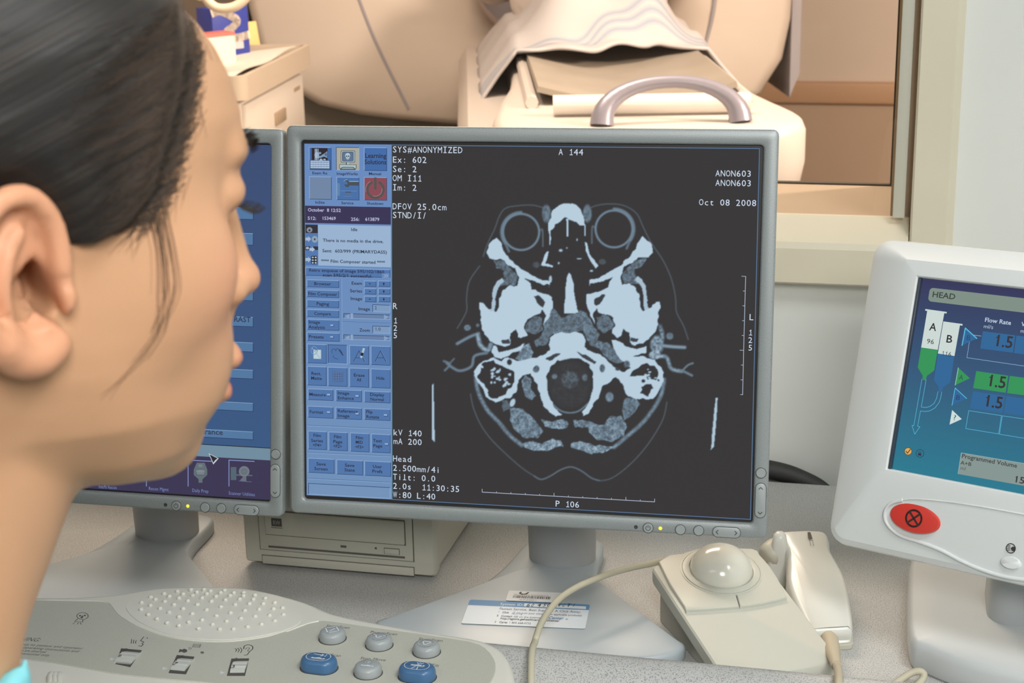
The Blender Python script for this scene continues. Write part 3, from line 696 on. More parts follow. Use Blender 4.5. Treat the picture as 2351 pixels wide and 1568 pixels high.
    for p, v in (([(440, 1100), (500, 1100), (560, 1150), (604, 1215), (580, 1250), (520, 1245), (470, 1215), (445, 1160)], .5), ([(596, 1150), (640, 1165), (700, 1155), (722, 1165), (722, 1195), (680, 1203), (610, 1190)], .6), ([(500, 1270), (560, 1262), (600, 1275), (650, 1250), (690, 1255), (703, 1285), (660, 1290), (620, 1308), (560, 1308), (515, 1292)], .62),
                 ([(750, 1160), (820, 1158), (860, 1175), (900, 1180), (930, 1140), (985, 1140), (1015, 1190), (1000, 1235), (940, 1265), (870, 1255), (830, 1220), (820, 1190), (755, 1195)], .5), ([(738, 1270), (780, 1258), (850, 1280), (920, 1285), (960, 1285), (900, 1318), (840, 1320), (770, 1300), (738, 1290)], .6), ([(1000, 1050), (1060, 1050), (1080, 1080), (1040, 1130), (1000, 1160), (985, 1110)], .42),
                 ([(400, 1060), (430, 1060), (440, 1100), (410, 1120)], .3), ([(780, 620), (820, 640), (850, 700), (880, 740), (870, 770), (920, 780), (980, 830), (1000, 870), (960, 885), (920, 860), (880, 810), (830, 790), (810, 740), (780, 700)], .42), ([(650, 610), (690, 660), (740, 640), (780, 640), (800, 720), (740, 735), (690, 730), (650, 735), (620, 790), (570, 800), (560, 770), (600, 740), (610, 690)], .38),
                 ([(470, 860), (500, 800), (540, 780), (555, 830), (540, 865), (500, 875)], .55), ([(500, 960), (520, 940), (545, 960), (550, 1010), (570, 1040), (545, 1060), (515, 1040), (500, 1000)], .5)): fill(p, v, .35)
    for p in ([(360, 375), (410, 385), (450, 420), (478, 450), (470, 500), (430, 505), (400, 500), (372, 520), (410, 460), (412, 430), (380, 420)], [(520, 690), (560, 650), (600, 660), (600, 720), (560, 740), (520, 720)]): fill(p, .36, .4, both=True)
    stroke([(275, 940), (288, 1020), (330, 1105), (390, 1170), (440, 1230), (500, 1280)], 14, .5, noise=.3); stroke([(1195, 960), (1178, 1040), (1130, 1120), (1080, 1180), (1010, 1240), (950, 1290)], 14, .5, noise=.3)
    blob(928, 1045, 20, 24, .55, .2); blob(455, 1073, 13, 22, .95, 0, .4)
    # ears
    stroke([(185, 785), (245, 752), (290, 735)], 11, .55); stroke([(285, 740), (300, 795), (335, 815), (350, 790)], 16, .66, noise=.3); stroke([(330, 830), (270, 845), (255, 895), (200, 917), (160, 900), (135, 880)], 10, .5); stroke([(120, 870), (150, 885), (125, 915)], 8, .45); stroke([(150, 880), (170, 858)], 6, .4)
    blob(1160, 790, 34, 46, .55, .5); blob(1150, 840, 30, 22, .7, .4); stroke([(1175, 700), (1185, 760), (1150, 830)], 15, .5, noise=.5); stroke([(1190, 795), (1240, 800), (1295, 803)], 12, .66); blob(1222, 748, 18, 18, .42, .3); stroke([(1150, 850), (1205, 850), (1228, 905), (1280, 920)], 13, .66, noise=.3); stroke([(1285, 915), (1310, 890), (1335, 880)], 7, .5); stroke([(1280, 915), (1330, 940)], 9, .5)
    blob(235, 707, 17, 15, .5, .2); blob(285, 695, 9, 9, .4)
    # eyes: thin coat brighter on the temple side
    for cx, cy, r, sd in ((497, 240, 88, -1), (950, 225, 90, 1)):
        stroke([(cx+r*cos(a), cy+r*sin(a)) for a in np.linspace(0, 2*pi, 40)], 8, .55, 2)
        stroke([(cx+(r+7)*cos(a), cy+(r+7)*sin(a)) for a in np.linspace(pi*.8 if sd < 0 else -pi*.5, pi*1.5 if sd < 0 else pi*.2, 16)], 11, .5, 2)
        stroke([(cx-sd*r, cy), (cx-sd*(r+16), cy-10), (cx-sd*(r+18), cy+70)], 6, .35)
        stroke([(cx+sd*(r-5), cy+40), (cx+sd*(r-28), cy+95)], 9, .4)
    blob(570, 400, 18, 16, .18, .5); blob(893, 385, 18, 14, .2, .5)
    # bone
    W = 1.0
    for cxx, ss in ((620, 1), (820, -1)): blob(cxx, 150, 22, 45, .4, .4)
    fill([(640, 175), (650, 135), (670, 118), (700, 103), (735, 97), (768, 108), (795, 142), (806, 180), (808, 212), (780, 212), (768, 190), (735, 178), (722, 172), (705, 172), (690, 190), (660, 203), (655, 225), (632, 235), (632, 195)], W)
    fill([(717, 175), (727, 175), (727, 262), (720, 262)], W, wb=.2); fill([(632, 230), (641, 230), (640, 300), (632, 308)], W, wb=.5); fill([(806, 205), (812, 205), (812, 260), (806, 260)], W, wb=.3)
    fill([(625, 335), (634, 335), (615, 393), (655, 404), (652, 413), (593, 404), (611, 352)], W, wb=.5); fill([(806, 288), (818, 290), (830, 345), (873, 406), (862, 418), (835, 385), (812, 330)], W, wb=.5)
    for x, y, a, r in ((690, 330, 10, 7), (770, 278, 4, 7), (780, 370, 14, 3), (680, 392, 5, 6), (720, 318, 4, 4), (840, 430, 9, 5), (640, 470, 8, 18)): blob(x, y, a, r, .9)
    fill([(727, 437), (740, 450), (755, 500), (756, 545), (770, 610), (778, 637), (704, 637), (710, 590), (716, 540), (711, 520), (715, 480)], W, wb=.6)
    fill([(378, 266), (400, 300), (408, 330), (440, 372), (500, 420), (560, 455), (600, 475), (637, 482), (634, 512), (605, 510), (560, 482), (545, 476), (505, 462), (482, 462), (470, 415), (430, 400), (400, 375), (345, 372), (328, 345), (335, 305)], W, both=True)
    fill([(482, 430), (505, 455), (540, 490), (548, 520), (615, 545), (640, 550), (652, 560), (650, 612), (628, 662), (606, 700), (618, 645), (600, 620), (590, 640), (545, 655), (522, 672), (512, 705), (530, 745), (500, 762), (480, 757), (474, 720), (445, 735), (440, 790), (420, 800), (380, 792), (345, 772), (315, 737), (302, 690), (300, 650), (289, 610), (293, 588), (310, 586), (338, 612), (372, 632), (388, 608), (390, 565), (412, 520), (442, 502), (478, 505), (482, 470)], W, both=True)
    fill([(404, 462), (378, 480), (362, 510), (356, 560), (350, 610), (344, 625), (366, 628), (372, 600), (374, 560), (380, 525), (396, 497), (414, 482)], .9, both=True, wb=.5)
    fill([(540, 498), (570, 490), (632, 500), (628, 528), (600, 535), (552, 520)], 0, both=True); fill([(556, 556), (580, 552), (616, 580), (606, 608), (588, 600), (575, 585)], .05, both=True); fill([(395, 770), (436, 764), (438, 782), (402, 784)], .1, both=True)
    fill([(640, 760), (660, 735), (700, 727), (725, 732), (760, 727), (800, 740), (815, 765), (810, 800), (830, 815), (900, 850), (950, 900), (1000, 922), (960, 945), (930, 975), (890, 1000), (870, 1050), (842, 1090), (828, 1130), (798, 1140), (796, 1120), (835, 1060), (848, 1000), (848, 930), (830, 890), (790, 863), (735, 856), (680, 866), (645, 895), (622, 940), (623, 1000), (640, 1060), (665, 1100), (697, 1132), (668, 1144), (630, 1117), (600, 1072), (583, 1010), (563, 960), (540, 935), (500, 942), (478, 965), (460, 905), (520, 870), (580, 850), (642, 815), (632, 790)], W)
    fill([(616, 858), (650, 835), (695, 827), (675, 846), (640, 866)], .08); fill([(768, 826), (800, 836), (862, 872), (850, 882), (810, 862)], .08); blob(570, 908, 16, 18, .25, .8, mx=False); blob(893, 905, 13, 20, .3, .8, mx=False)
    fill([(515, 783), (500, 812), (450, 832), (420, 852), (398, 857), (370, 852), (353, 832), (358, 793), (376, 798), (390, 823), (440, 813), (490, 798)], W)
    fill([(288, 890), (320, 870), (360, 852), (400, 868), (430, 850), (480, 872), (540, 858), (567, 853), (582, 870), (560, 902), (510, 930), (485, 960), (477, 1020), (440, 1050), (370, 1072), (328, 1047), (303, 1000), (278, 960), (263, 925)], W)
    fill([(298, 902), (330, 880), (365, 870), (400, 885), (440, 905), (464, 930), (467, 965), (450, 1005), (410, 1032), (380, 1050), (340, 1037), (318, 990), (293, 950)], 0, wb=2.2)
    fill([(1040, 848), (1100, 848), (1150, 868), (1186, 905), (1192, 950), (1176, 1010), (1140, 1052), (1080, 1057), (1018, 1042), (998, 1000), (975, 960), (950, 940), (990, 925), (1030, 900), (1000, 880), (960, 830), (938, 770), (960, 763), (1000, 790), (1060, 810), (1112, 798), (1112, 830)], W)
    fill([(1075, 895), (1110, 886), (1150, 893), (1172, 935), (1160, 967), (1130, 962), (1100, 945), (1060, 952), (1026, 942), (1050, 920)], 0, wb=2.2); fill([(1082, 995), (1130, 986), (1142, 1005), (1115, 1040), (1083, 1027)], 0, wb=1.5); blob(1012, 885, 16, 18, .3, .8, mx=False); blob(968, 908, 12, 8, .1, 0, mx=False)
    r2 = np.random.RandomState(11)
    for _ in range(26): blob(350+r2.rand()*95, 905+r2.rand()*90, 4+6*r2.rand(), 3+6*r2.rand(), .95)
    for _ in range(8): blob(1085+r2.rand()*70, 905+r2.rand()*50, 4+5*r2.rand(), 3+5*r2.rand(), .95)
    blob(440, 875, 12, 14, 0, 0, mx=False); blob(1093, 967, 9, 8, 0, 0, mx=False)
    # cord canal
    blob(735, 985, 103, 118, .05, .6, mx=False); stroke([(650, 1080), (690, 1112), (735, 1122), (780, 1112), (825, 1075)], 6, .5); blob(735, 960, 42, 42, .22, .7); blob(660, 945, 14, 13, .45, .2); blob(808, 950, 13, 17, .38, .3)
    # holder bars
    fill([(62, 985), (70, 980), (74, 1180), (77, 1268), (62, 1252)], .95, wb=.15); fill([(1445, 1050), (1455, 1050), (1448, 1180), (1437, 1290), (1422, 1305), (1430, 1200)], .95, wb=.25)
    K = np.array([1, 2, 1])/4
    A[:] = np.apply_along_axis(lambda r: np.convolve(r, K, 'same'), 0, A); A[:] = np.apply_along_axis(lambda r: np.convolve(r, K, 'same'), 1, A)
    base = np.array([56, 54, 55.]); top = np.array([184, 205, 220.]); mid = np.array([106, 126, 142.])
    a = A[..., None]
    RGB = np.where(a < .5, base+(mid-base)*(a/.5), mid+(top-mid)*((a-.5)/.5))
    L = RGB/255; L = np.where(L <= .04045, L/12.92, ((L+.055)/1.055)**2.4)
    idx = -np.ones((ny, nx), int); on = A > .012
    cell = on[:-1, :-1] | on[1:, :-1] | on[:-1, 1:] | on[1:, 1:]
    use = np.zeros((ny, nx), bool)
    for dy in (0, 1):
        for dx in (0, 1): use[dy:ny-1+dy, dx:nx-1+dx] |= cell
    idx[use] = np.arange(use.sum())
    V = [(*PM.px(960+x/2.1186, 420+y/2.119), 0) for x, y in zip(gx[use], gy[use])]
    j, i = np.nonzero(cell)
    F = np.stack([idx[j+1, i], idx[j+1, i+1], idx[j, i+1], idx[j, i]], 1)
    me = bpy.data.meshes.new('scan_slice'); me.from_pydata(V, [], F.tolist())
    at_ = me.color_attributes.new('Col', 'FLOAT_COLOR', 'POINT')
    at_.data.foreach_set('color', np.concatenate([L[use], np.ones((use.sum(), 1))], 1).astype(np.float32).ravel())
    me.materials.append(SCREEN)
    mesh_obj('scan_slice', me, None, scr_main, PM.M @ T(0, 0, -.0037), 'grey and white CT slice through a head')
ct_slice()

# ------------------------------------------------------------------ left screen
S = Print(px=PL.px)
a = PL.px(619.5, 333); e = PL.px(618.6, 1150)
def lp(u, v):   # u right-to-left share of the screen width, v top-to-bottom
    return (a[0]-u*(a[0]+.1882), a[1]+(e[1]-a[1])*v)
def lq(x, y): return PL.px(x, y)
def LR(x0, y0, x1, y1, colr, layer):
    p = PL.px(x0, y0); q = PL.px(x1, y1); S.poly([(p[0], p[1]), (q[0], p[1]), (q[0], q[1]), (p[0], q[1])], colr, layer, False)
S.V += [(*lp(1, 0), 0), (*lp(0, 0), 0), (*lp(1, .85), 0), (*lp(0, .85), 0)]; S.C += [lin((62, 78, 116))]*2+[lin((60, 90, 132))]*2; S.F.append((0, 1, 3, 2))
S.poly([lp(1, .852), lp(0, .852), lp(0, .886), lp(1, .886)], (112, 140, 158), 1, False)
S.poly([lp(1, .886), lp(0, .886), lp(0, 1), lp(1, 1)], (62, 56, 84), 1, False)
for y0, y1, t_ in ((475, 503, ''), (533, 562, ''), (662, 690, ''), (723, 750, 'CONTRAST'), (781, 808, ''), (843, 870, ''), (918, 945, ''), (983, 1010, 'Reference appearance')):
    LR(330, y0-4, 577, y1+1, (126, 158, 190), 2); LR(331, y0-2.5, 578.5, y1+2, (44, 64, 102), 2.5); LR(331, y0-2.5, 577, y1+.5, (84, 120, 160), 3)
    ys = (577-(572-len(t_)*11 if t_ == 'CONTRAST' else 340))*.045
    if t_: S.text(t_, 572-len(t_)*11 if t_ == 'CONTRAST' else 340, (y0+y1)/2+5-ys, 12, (52, 62, 88), 4, x1=572 if t_ == 'CONTRAST' else 508, bold=True)
for x, t_, x0, x1 in ((522, 'Scanner Utilities', 521, 582), (428, 'Daily Prep', 437, 475), (332, 'Recon Mgmt', 337, 383), (236, 'Retro Recon', 222, 264)):
    S.line([(x+58, 1061), (x, 1058), (x, 1118)], 1.8, (136, 146, 196), 3)
    S.text(t_, x0, 1131+(x-428)*.045+(2 if x > 430 else 0), 7.5, (120, 134, 186), 4, x1=x1, bold=False)
for cc, pts in (((84, 102, 112), [(526, 1074), (539, 1074), (539, 1104), (526, 1104)]), ((88, 100, 116), [(539, 1090), (576, 1092), (576, 1095), (539, 1094)]), ((104, 112, 122), [(547, 1105), (555, 1096), (562, 1096), (562, 1107)])): S.poly(pts, cc, 3)
S.ellipse(557, 1084, 12.5, 12.5, (106, 114, 124), 4); S.ring(557, 1084, 10, 10, 1, (126, 134, 142), 4.5); S.ring(557, 1084, 5, 5, .8, (90, 98, 108), 4.5)
S.line([(545, 1106), (574, 1108)], 1.2, (96, 108, 160), 4)
for cc, pts in (((98, 110, 118), [(448, 1064), (466, 1064), (472, 1080), (472, 1092), (461, 1102), (461, 1110), (452, 1110), (452, 1102), (441, 1092), (441, 1080)]), ((118, 128, 134), [(447, 1082), (466, 1083), (466, 1092), (447, 1091)]), ((120, 128, 132), [(452, 1068), (461, 1068), (461, 1074), (452, 1074)])): S.poly(pts, cc, 3+.3*(cc[0] > 100))
S.ellipse(456.5, 1083, 9.5, 2.2, (130, 138, 142), 4); S.line([(447, 1086), (447, 1092), (466, 1093), (466, 1087)], .8, (66, 74, 84), 4.5)
S.poly([(475, 1042), (498.5, 1054), (486, 1068)], (196, 206, 220), 5); S.poly([(477.5, 1044.5), (496, 1054), (490.5, 1058), (486, 1064)], (48, 44, 48), 6)
S.out('screen_picture', SCREEN, scr_left, PL.M @ T(0, 0, -.0038))

# ------------------------------------------------------------------ labels stuck on the main monitor's foot
def label_plane(tl, tr, z):
    A_, C_ = onz(*tl, z), onz(*tr, z); ex = (C_-A_)/np.linalg.norm(C_-A_); ey = np.cross([0, 0, 1], ex); return Plane(A_, ex, ey)
LZ = DZ+BZ+.0014
P1 = label_plane((1079, 1376.4), (1354.7, 1388), LZ)
def d1(x, y): return (1040+x/6.53, 1330+y/6.53)
S = Print(px=P1.px); c_ = [P1.px(*d1(*q)) for q in ((255, 303), (2055, 380), (1985, 748), (137, 655))]
wd = c_[1][0]; hgt = -(c_[3][1]+c_[2][1])/2
S.poly(rrect(0, -hgt, wd, 0, .002), (222, 230, 236), 0, False); S.poly([(0, -hgt*.235), (wd, -hgt*.235), (wd, -.0015), (wd-.0015, 0), (.0015, 0), (0, -.0015)], (92, 142, 186), 1, False)
S.poly([P1.px(*d1(*q)) for q in ((1070, 362), (1995, 408), (1993, 449), (1063, 405))], (220, 228, 234), 2, False)
D1 = lambda t_, x0, y, x1, h, cc=(84, 92, 104), bold=False, sh=0: S.text(t_, *d1(x0, y), h/6.53, cc, 3, d1(x1, y)[0], bold, shear=sh)
D1('System ID:', 702, 388, 1058, 34, (206, 222, 236), True)
for ch, x0, x1 in (('6', 1090, 1145), ('0', 1165, 1200), ('4', 1255, 1310), ('5', 1340, 1385), ('0', 1400, 1450), ('9', 1500, 1545), ('V', 1560, 1610), ('C', 1630, 1670), ('T', 1690, 1760), ('1', 1785, 1815)): D1(ch, x0, 410, x1, 46, (44, 50, 62), True, .15)
D1('Fastest Service. Best Support. A Click Away.', 692, 455, 1925, 32, (98, 116, 140))
D1('1', 676, 500, 692, 24, bold=True); D1('Click', 736, 508, 836, 26, bold=True); D1('iLinq', 872, 522, 1042, 38, (98, 116, 144), False, .25); D1('on your console (on applicable products)', 1060, 520, 1935, 26)
D1('2', 652, 556, 680, 24, bold=True); D1('Contact', 718, 562, 886, 26, bold=True); D1('GE on the Internet at', 905, 572, 1385, 24); D1('iCenter', 1405, 596, 1645, 40, (84, 130, 180), True, .2); D1('at', 1685, 606, 1725, 22)
D1('http://egems.gehealthcare.com/icenter', 706, 600, 1600, 28, (70, 78, 90), True)
D1('3', 622, 650, 645, 24, bold=True); D1('Cares', 688, 656, 815, 28, bold=True); D1('1 800 668-0732', 835, 662, 1170, 26)
S.out('sticker', PRINT, foot_main, P1.M, 'white sticker with blue band and handwritten system number')
P2 = label_plane((1171, 1357.5), (1275, 1362), LZ)
S = Print(px=P2.px); hg = -P2.px(1167, 1380.5)[1]; wd = .049
S.poly(rrect(-.001, -hg, wd, 0, .002), (222, 226, 228), 0, False)
rb = random.Random(2); x = .0045
while x < .0375:
    ww = rb.choice((.0004, .0006, .001)); S.poly([(x, -hg*.72), (x+ww, -hg*.72), (x+ww, -hg*.46), (x, -hg*.46)], (60, 62, 64), 1, False); x += ww+rb.choice((.0004, .0006))
S.line([(.0105, -hg*.12), (.0095, -hg*.22), (.012, -hg*.32), (.0155, -hg*.28), (.017, -hg*.12)], .0016, (48, 50, 52), 1, False); S.text('BIOMEDICAL ENGINEERING', .005, -hg*.43, hg*.1, (110, 112, 114), 1, .036, px=False); S.text('072001', .011, -hg*.93, hg*.14, (130, 132, 134), 1, .027, px=False)
S.out('sticker', PRINT, foot_main, P2.M @ T(0, 0, .0008), 'small white barcode sticker')
# ================================================================== drive unit under the monitors
M_PC = mat('putty_plastic', (196, 194, 180), .5, bump=(1200, .05, .0002))
M_PCF = mat('putty_front', (190, 189, 176), .5, bump=(1200, .05, .0002))
M_SLOT = mat('slot_shadow', (92, 91, 84), .7)
PCY = 1.3164
PP = Plane((0, PCY, 0), (1, 0, 0), (0, 0, 1))
xl = PP.px(560, 1240)[0]; xr = PP.px(1000, 1300)[0]; zb = DZ+.004; zt = DZ+.165
pc = thing('drive_unit', 'putty coloured desktop drive unit under the gap between the monitors', 'computer', ((xl+xr)/2, PCY+.12, DZ))
B().box((xl+.003, PCY+.014, zb), (xr-.003, PCY+.25, zt-.002), .003).out('case', M_PC, pc)
fx0, fz1 = PP.px(598, 1240)[0], zt-.012; fx1 = PP.px(949, 1270)[0]; fz0 = PP.px(780, 1274)[1]
B().loft([at(rrect(xl, zb, xr, zt, .004), -.014), at(rrect(xl, zb, xr, zt, .004), -.003), at(rrect(xl+.002, zb+.002, xr-.002, zt-.002, .004), 0)], True, True, M=Matrix(((1, 0, 0, 0), (0, 0, -1, PCY), (0, 1, 0, 0), (0, 0, 0, 1)))).out('front_frame', M_PCF, pc)
MF = Matrix(((1, 0, 0, 0), (0, 0, -1, PCY), (0, 1, 0, 0), (0, 0, 0, 1)))     # local x right, y up, z toward the viewer
dr = B().box((fx0-.0008, fz0-.0008, 0), (fx1+.0008, fz1+.0008, .0004)).out('drive_gap', M_SLOT, pc, MF, sm=0)
B().box((fx0, fz0, -.001), (fx1, fz1, .0016), .0005).out('drive_face', M_PCF, pc, MF)
tx0, tx1 = PP.px(613, 1220)[0], PP.px(931, 1240)[0]; tz0 = PP.px(780, 1236)[1]; tz1 = tz0+.0235
B().box((tx0-.0007, tz0-.0012, .0014), (tx1+.0007, tz1+.0007, .002)).out('tray_gap', M_SLOT, pc, MF, sm=0)
tray = B().box((tx0, tz0, .0012), (tx1, tz1, .0042), .0008).out('disc_tray', M_PCF, pc, MF)
S = Print(px=lambda a_, c_: (a_, c_)); x_, z_ = PP.px(638, 1196)
S.poly([(x_-.005, z_-.0038), (x_+.0055, z_-.0038), (x_+.0055, z_+.0045), (x_-.005, z_+.0045)], (74, 72, 68), 0); S.text('RW', x_-.0035, z_-.002, .0042, (150, 148, 138), 1, x_+.004, True); S.poly([(x_-.0055, z_-.0056), (x_+.006, z_-.0056), (x_+.006, z_-.0049), (x_-.0055, z_-.0049)], (96, 94, 88), 0)
S.out('drive_mark', PRINT, tray, MF @ T(0, 0, .0043))
def pcb(name, px0, py, wd_, hh_, m, z0, z1, bev=0):
    x, z = PP.px(px0, py); B().box((x-wd_/2, z-hh_/2, z0), (x+wd_/2, z+hh_/2, z1), bev).out(name, m, pc, MF)
pcb('activity_lamp', 790, 1253, .0058, .0022, M_SLOT, .001, .002)
pcb('eject_hole', 864, 1257, .002, .002, M_SLOT, .001, .0018)
pcb('eject_gap', 901, 1264, .0152, .0062, M_SLOT, .001, .0018); pcb('eject_button', 901, 1264, .0142, .0052, M_PCF, .001, .003, .0005)
x0_, z0_ = PP.px(618, 1252); x1_, z1_ = PP.px(931, 1279)
sl = B().box((x0_, (z0_+z1_)/2-.0009, .001), (x1_, (z0_+z1_)/2+.0009, .0021)).out('headphone_slot', M_SLOT, pc, MF, sm=0)
bx0, bx1 = PP.px(604, 1290)[0], PP.px(950, 1300)[0]; bz0, bz1 = PP.px(780, 1307)[1], PP.px(780, 1289)[1]
B().box((bx0-.0006, bz0-.0006, 0), (bx1+.0006, bz1+.0006, .0004)).out('blank_gap', M_SLOT, pc, MF, sm=0); B().box((bx0, bz0, -.0005), (bx1, bz1, .0012), .0004).out('blank_plate', M_PCF, pc, MF)
for x in (xl+.02, xr-.02):
    for y in (PCY+.04, PCY+.22): B().lathe([(.008, DZ), (.008, DZ+.005)], 12, T(x, y, 0)).out('foot', M_SLOT, pc)

# ================================================================== trackball
M_CREAM = mat('cream_plastic', (200, 200, 189), .42, bump=(1400, .04, .0002))
M_CREAM2 = mat('cream_plate', (199, 199, 187), .4, bump=(1400, .04, .0002))
M_BALL = mat('polished_ball', (222, 220, 208), .18, coat=.4)
tR = onz(1493, 1300, DZ+.05); tRR = onz(1735, 1262, DZ+.05)
ex = (tRR-tR)/np.linalg.norm(tRR-tR); TW = float(np.linalg.norm(tRR-tR)); fw = np.array([ex[1], -ex[0], 0])   # fw: toward the front of the device
TL_ = .158; slope = .032/TL_
ey = -(fw-np.array([0, 0, slope])); ey /= np.linalg.norm(ey)
PT = Plane(tR, ex, ey)
tb = thing('trackball', 'cream trackball with a large polished ball in front of the handset', 'trackball', (*(tR+ex*TW/2+fw*TL_/2)[:2], DZ))
MG = Matrix(((ex[0], -fw[0], 0, tR[0]), (ex[1], -fw[1], 0, tR[1]), (0, 0, 1, DZ), (0, 0, 0, 1)))   # ground frame: x right, y to the rear, z up
def tz(y): return .05+y*slope     # top height at local y (negative toward front)
def wedge(x0, x1, y0, y1, low, drop, r, bow=0):
    p = rrect(x0, y0, x1, y1, r, 4)
    return [[(x, y, low) for x, y in p], [(x, y, max(low+.0005, tz(y)-drop-bow*(1-((x-TW/2)/(TW/2))**2)*0)) for x, y in p]]
B().loft(wedge(.006, TW-.006, -TL_+.004, -.004, .0005, .012, .006), True, True, M=MG).out('lower_shell', mat('cream_shade', (192, 191, 180), .5), tb)
p = rrect(0, -TL_, TW, 0, .006, 4); q = offset(p, -.0015); q2 = offset(p, -.0005)
B().loft([[(x, y, tz(y)-.013) for x, y in q2], [(x, y, tz(y)-.011) for x, y in p], [(x, y, tz(y)-.0015) for x, y in p], [(x, y, tz(y)) for x, y in q]], True, True, M=MG).out('upper_shell', M_CREAM, tb)
def tp(x, y): return PT.px(1400+x/3.3586, 1160+y/3.3586)
plate = [tp(*q) for q in ((375, 455), (560, 392), (585, 380), (760, 352), (1095, 355), (1150, 400), (1230, 490), (1300, 600), (1355, 718), (1345, 735), (1180, 775), (1000, 800), (800, 815), (600, 826), (575, 805))]
c0 = tp(855, 528); rr_ = .0345; rb_ = .0275
g0, g1 = tp(930, 560), tp(1003, 815)
dvx = (g1[0]-g0[0])/(g1[1]-g0[1]); divx = lambda y: g0[0]+(y-g0[1])*dvx
# the plate is two keys that meet at the front of the ring
pl = plate if area2(plate) > 0 else plate[::-1]
pl = [tuple(q) for q in spline(pl, 2, True)]
cen_l = [q for q in pl]
def clip(poly, sgn):
    out = []
    n = len(poly); f = lambda q: sgn*(q[0]-divx(q[1]))-.0004
    for i in range(n):
        a_, c_ = poly[i], poly[(i+1) % n]; fa, fc = f(a_), f(c_)
        if fa >= 0: out.append(a_)
        if (fa >= 0) != (fc >= 0):
            t_ = fa/(fa-fc); out.append((a_[0]+(c_[0]-a_[0])*t_, a_[1]+(c_[1]-a_[1])*t_))
    return out
for sg in (-1, 1):
    B().prism(clip(pl, sg), -.001, .0032, .0012, 3).out('click_key', M_CREAM2, tb, PT.M)
MB_ = PT.M @ T(c0[0], c0[1], 0)
B().lathe([(rr_+.0012, .002), (rr_+.0012, .0036), (rr_, .0038), (rr_-.0004, .0024), (rr_-.0008, .0042), (rb_+.002, .0052), (rb_+.0008, .0048), (rb_+.0004, .001)], 48, MB_).out('ball_ring', M_CREAM2, tb)
B().sphere((0, 0, .0035), (rb_, rb_, rb_*.82), 40, 24, MB_).out('ball', M_BALL, tb)
cz = [tR+np.array([0, 0, -.012])]
cpts = [onz(1520, 1287, DZ+.042), onz(1496, 1294, DZ+.046), onz(1460, 1301, DZ+.05), onz(1420, 1311, DZ+.052), onz(1378, 1325, DZ+.053), onz(1330, 1345, DZ+.053), onz(1290, 1370, DZ+.053), onz(1262, 1400, DZ+.052), onz(1242, 1432, DZ+.05), onz(1232, 1460, DZ+.047), onz(1228, 1474, DZ+.0445)]
last = cpts[-1]; cpts += [last+np.array([.002, -.02, .001]), last+np.array([.008, -.05, -.012]), last+np.array([.014, -.075, -.036]), last+np.array([.03, -.12, -.0405])]
M_CABLE = mat('beige_cable', (196, 190, 168), .5)
B().tube(spline(cpts, 5), .0028, 10).out('cable', M_CABLE, tb)

# ================================================================== handset lying on its cradle
M_WHITE = mat('white_gloss_plastic', (222, 222, 214), .3, coat=.2)
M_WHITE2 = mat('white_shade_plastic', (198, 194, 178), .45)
hA = onz(1770, 1219, DZ+.048); hB = onz(1879, 1214, DZ+.048); hC = onz(1850, 1447, DZ+.019)
ex = (hB-hA)/np.linalg.norm(hB-hA); n_ = np.cross(ex, hA-hC); n_ /= np.linalg.norm(n_)
if n_[2] < 0: n_ = -n_
PHN = Plane(hA, ex, np.cross(n_, ex))
def hp(x, y): return PHN.px(1400+x/3.3586, 1160+y/3.3586)
hs = thing('handset', 'white corded handset lying behind the trackball, partly under the injector display', 'telephone', (*onz(1870, 1380, DZ)[:2], DZ))
out_ = [hp(*q) for q in ((1255, 215), (1320, 188), (1610, 180), (1690, 230), (1705, 330), (1755, 420), (1808, 520), (1850, 660), (1872, 820), (1878, 930), (1850, 958), (1700, 965), (1580, 975), (1530, 960), (1470, 830), (1412, 700), (1370, 560), (1372, 430), (1355, 330), (1300, 260))]
out_ = out_ if area2(out_) > 0 else out_[::-1]
out_ = [tuple(q) for q in spline(out_, 3, True)]
def lowz(p, z):    # drop a point of the tilted top plane straight to height z
    w_ = PHN.o+PHN.ex*p[0]+PHN.ey*p[1]; return (w_[0], w_[1], z)
def topw(p, d):
    w_ = PHN.o+PHN.ex*p[0]+PHN.ey*p[1]+PHN.n*d; return tuple(w_)
B().loft([[lowz(q, DZ+.0055) for q in offset(out_, -.002)], [(*topw(q, -.018)[:2], max(DZ+.007, topw(q, -.018)[2])) for q in out_], [topw(q, -.006) for q in out_], [topw(q, -.002) for q in offset(out_, -.0015)], [topw(q, 0) for q in offset(out_, -.0045)]], True, True).out('grip', M_WHITE, hs, sm=60)
e0 = np.array(topw(hp(1300, 262), -.012)); e1 = np.array(topw(hp(1215, 300), -.017))
ax_ = (e1-e0)/np.linalg.norm(e1-e0); zq = Vector(ax_).to_track_quat('Z', 'Y').to_matrix().to_4x4()
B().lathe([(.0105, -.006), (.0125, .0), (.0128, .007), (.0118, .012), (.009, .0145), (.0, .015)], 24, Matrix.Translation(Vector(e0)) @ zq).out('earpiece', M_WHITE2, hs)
S = Print(px=PHN.px)
S.poly([(1400+x/3.3586, 1160+y/3.3586) for x, y in ((1524, 215), (1546, 215), (1563, 266), (1530, 268))], (70, 62, 58), 0)
for i in range(2):
    for j in range(3): S.ellipse(1400+(1542+i*22+j*3)/3.3586, 1160+(284+j*15)/3.3586, 1.3, 1.1, (82, 74, 66), 0, 8)
S.out('mark', PRINT, hs, PHN.M @ T(0, 0, .0012))
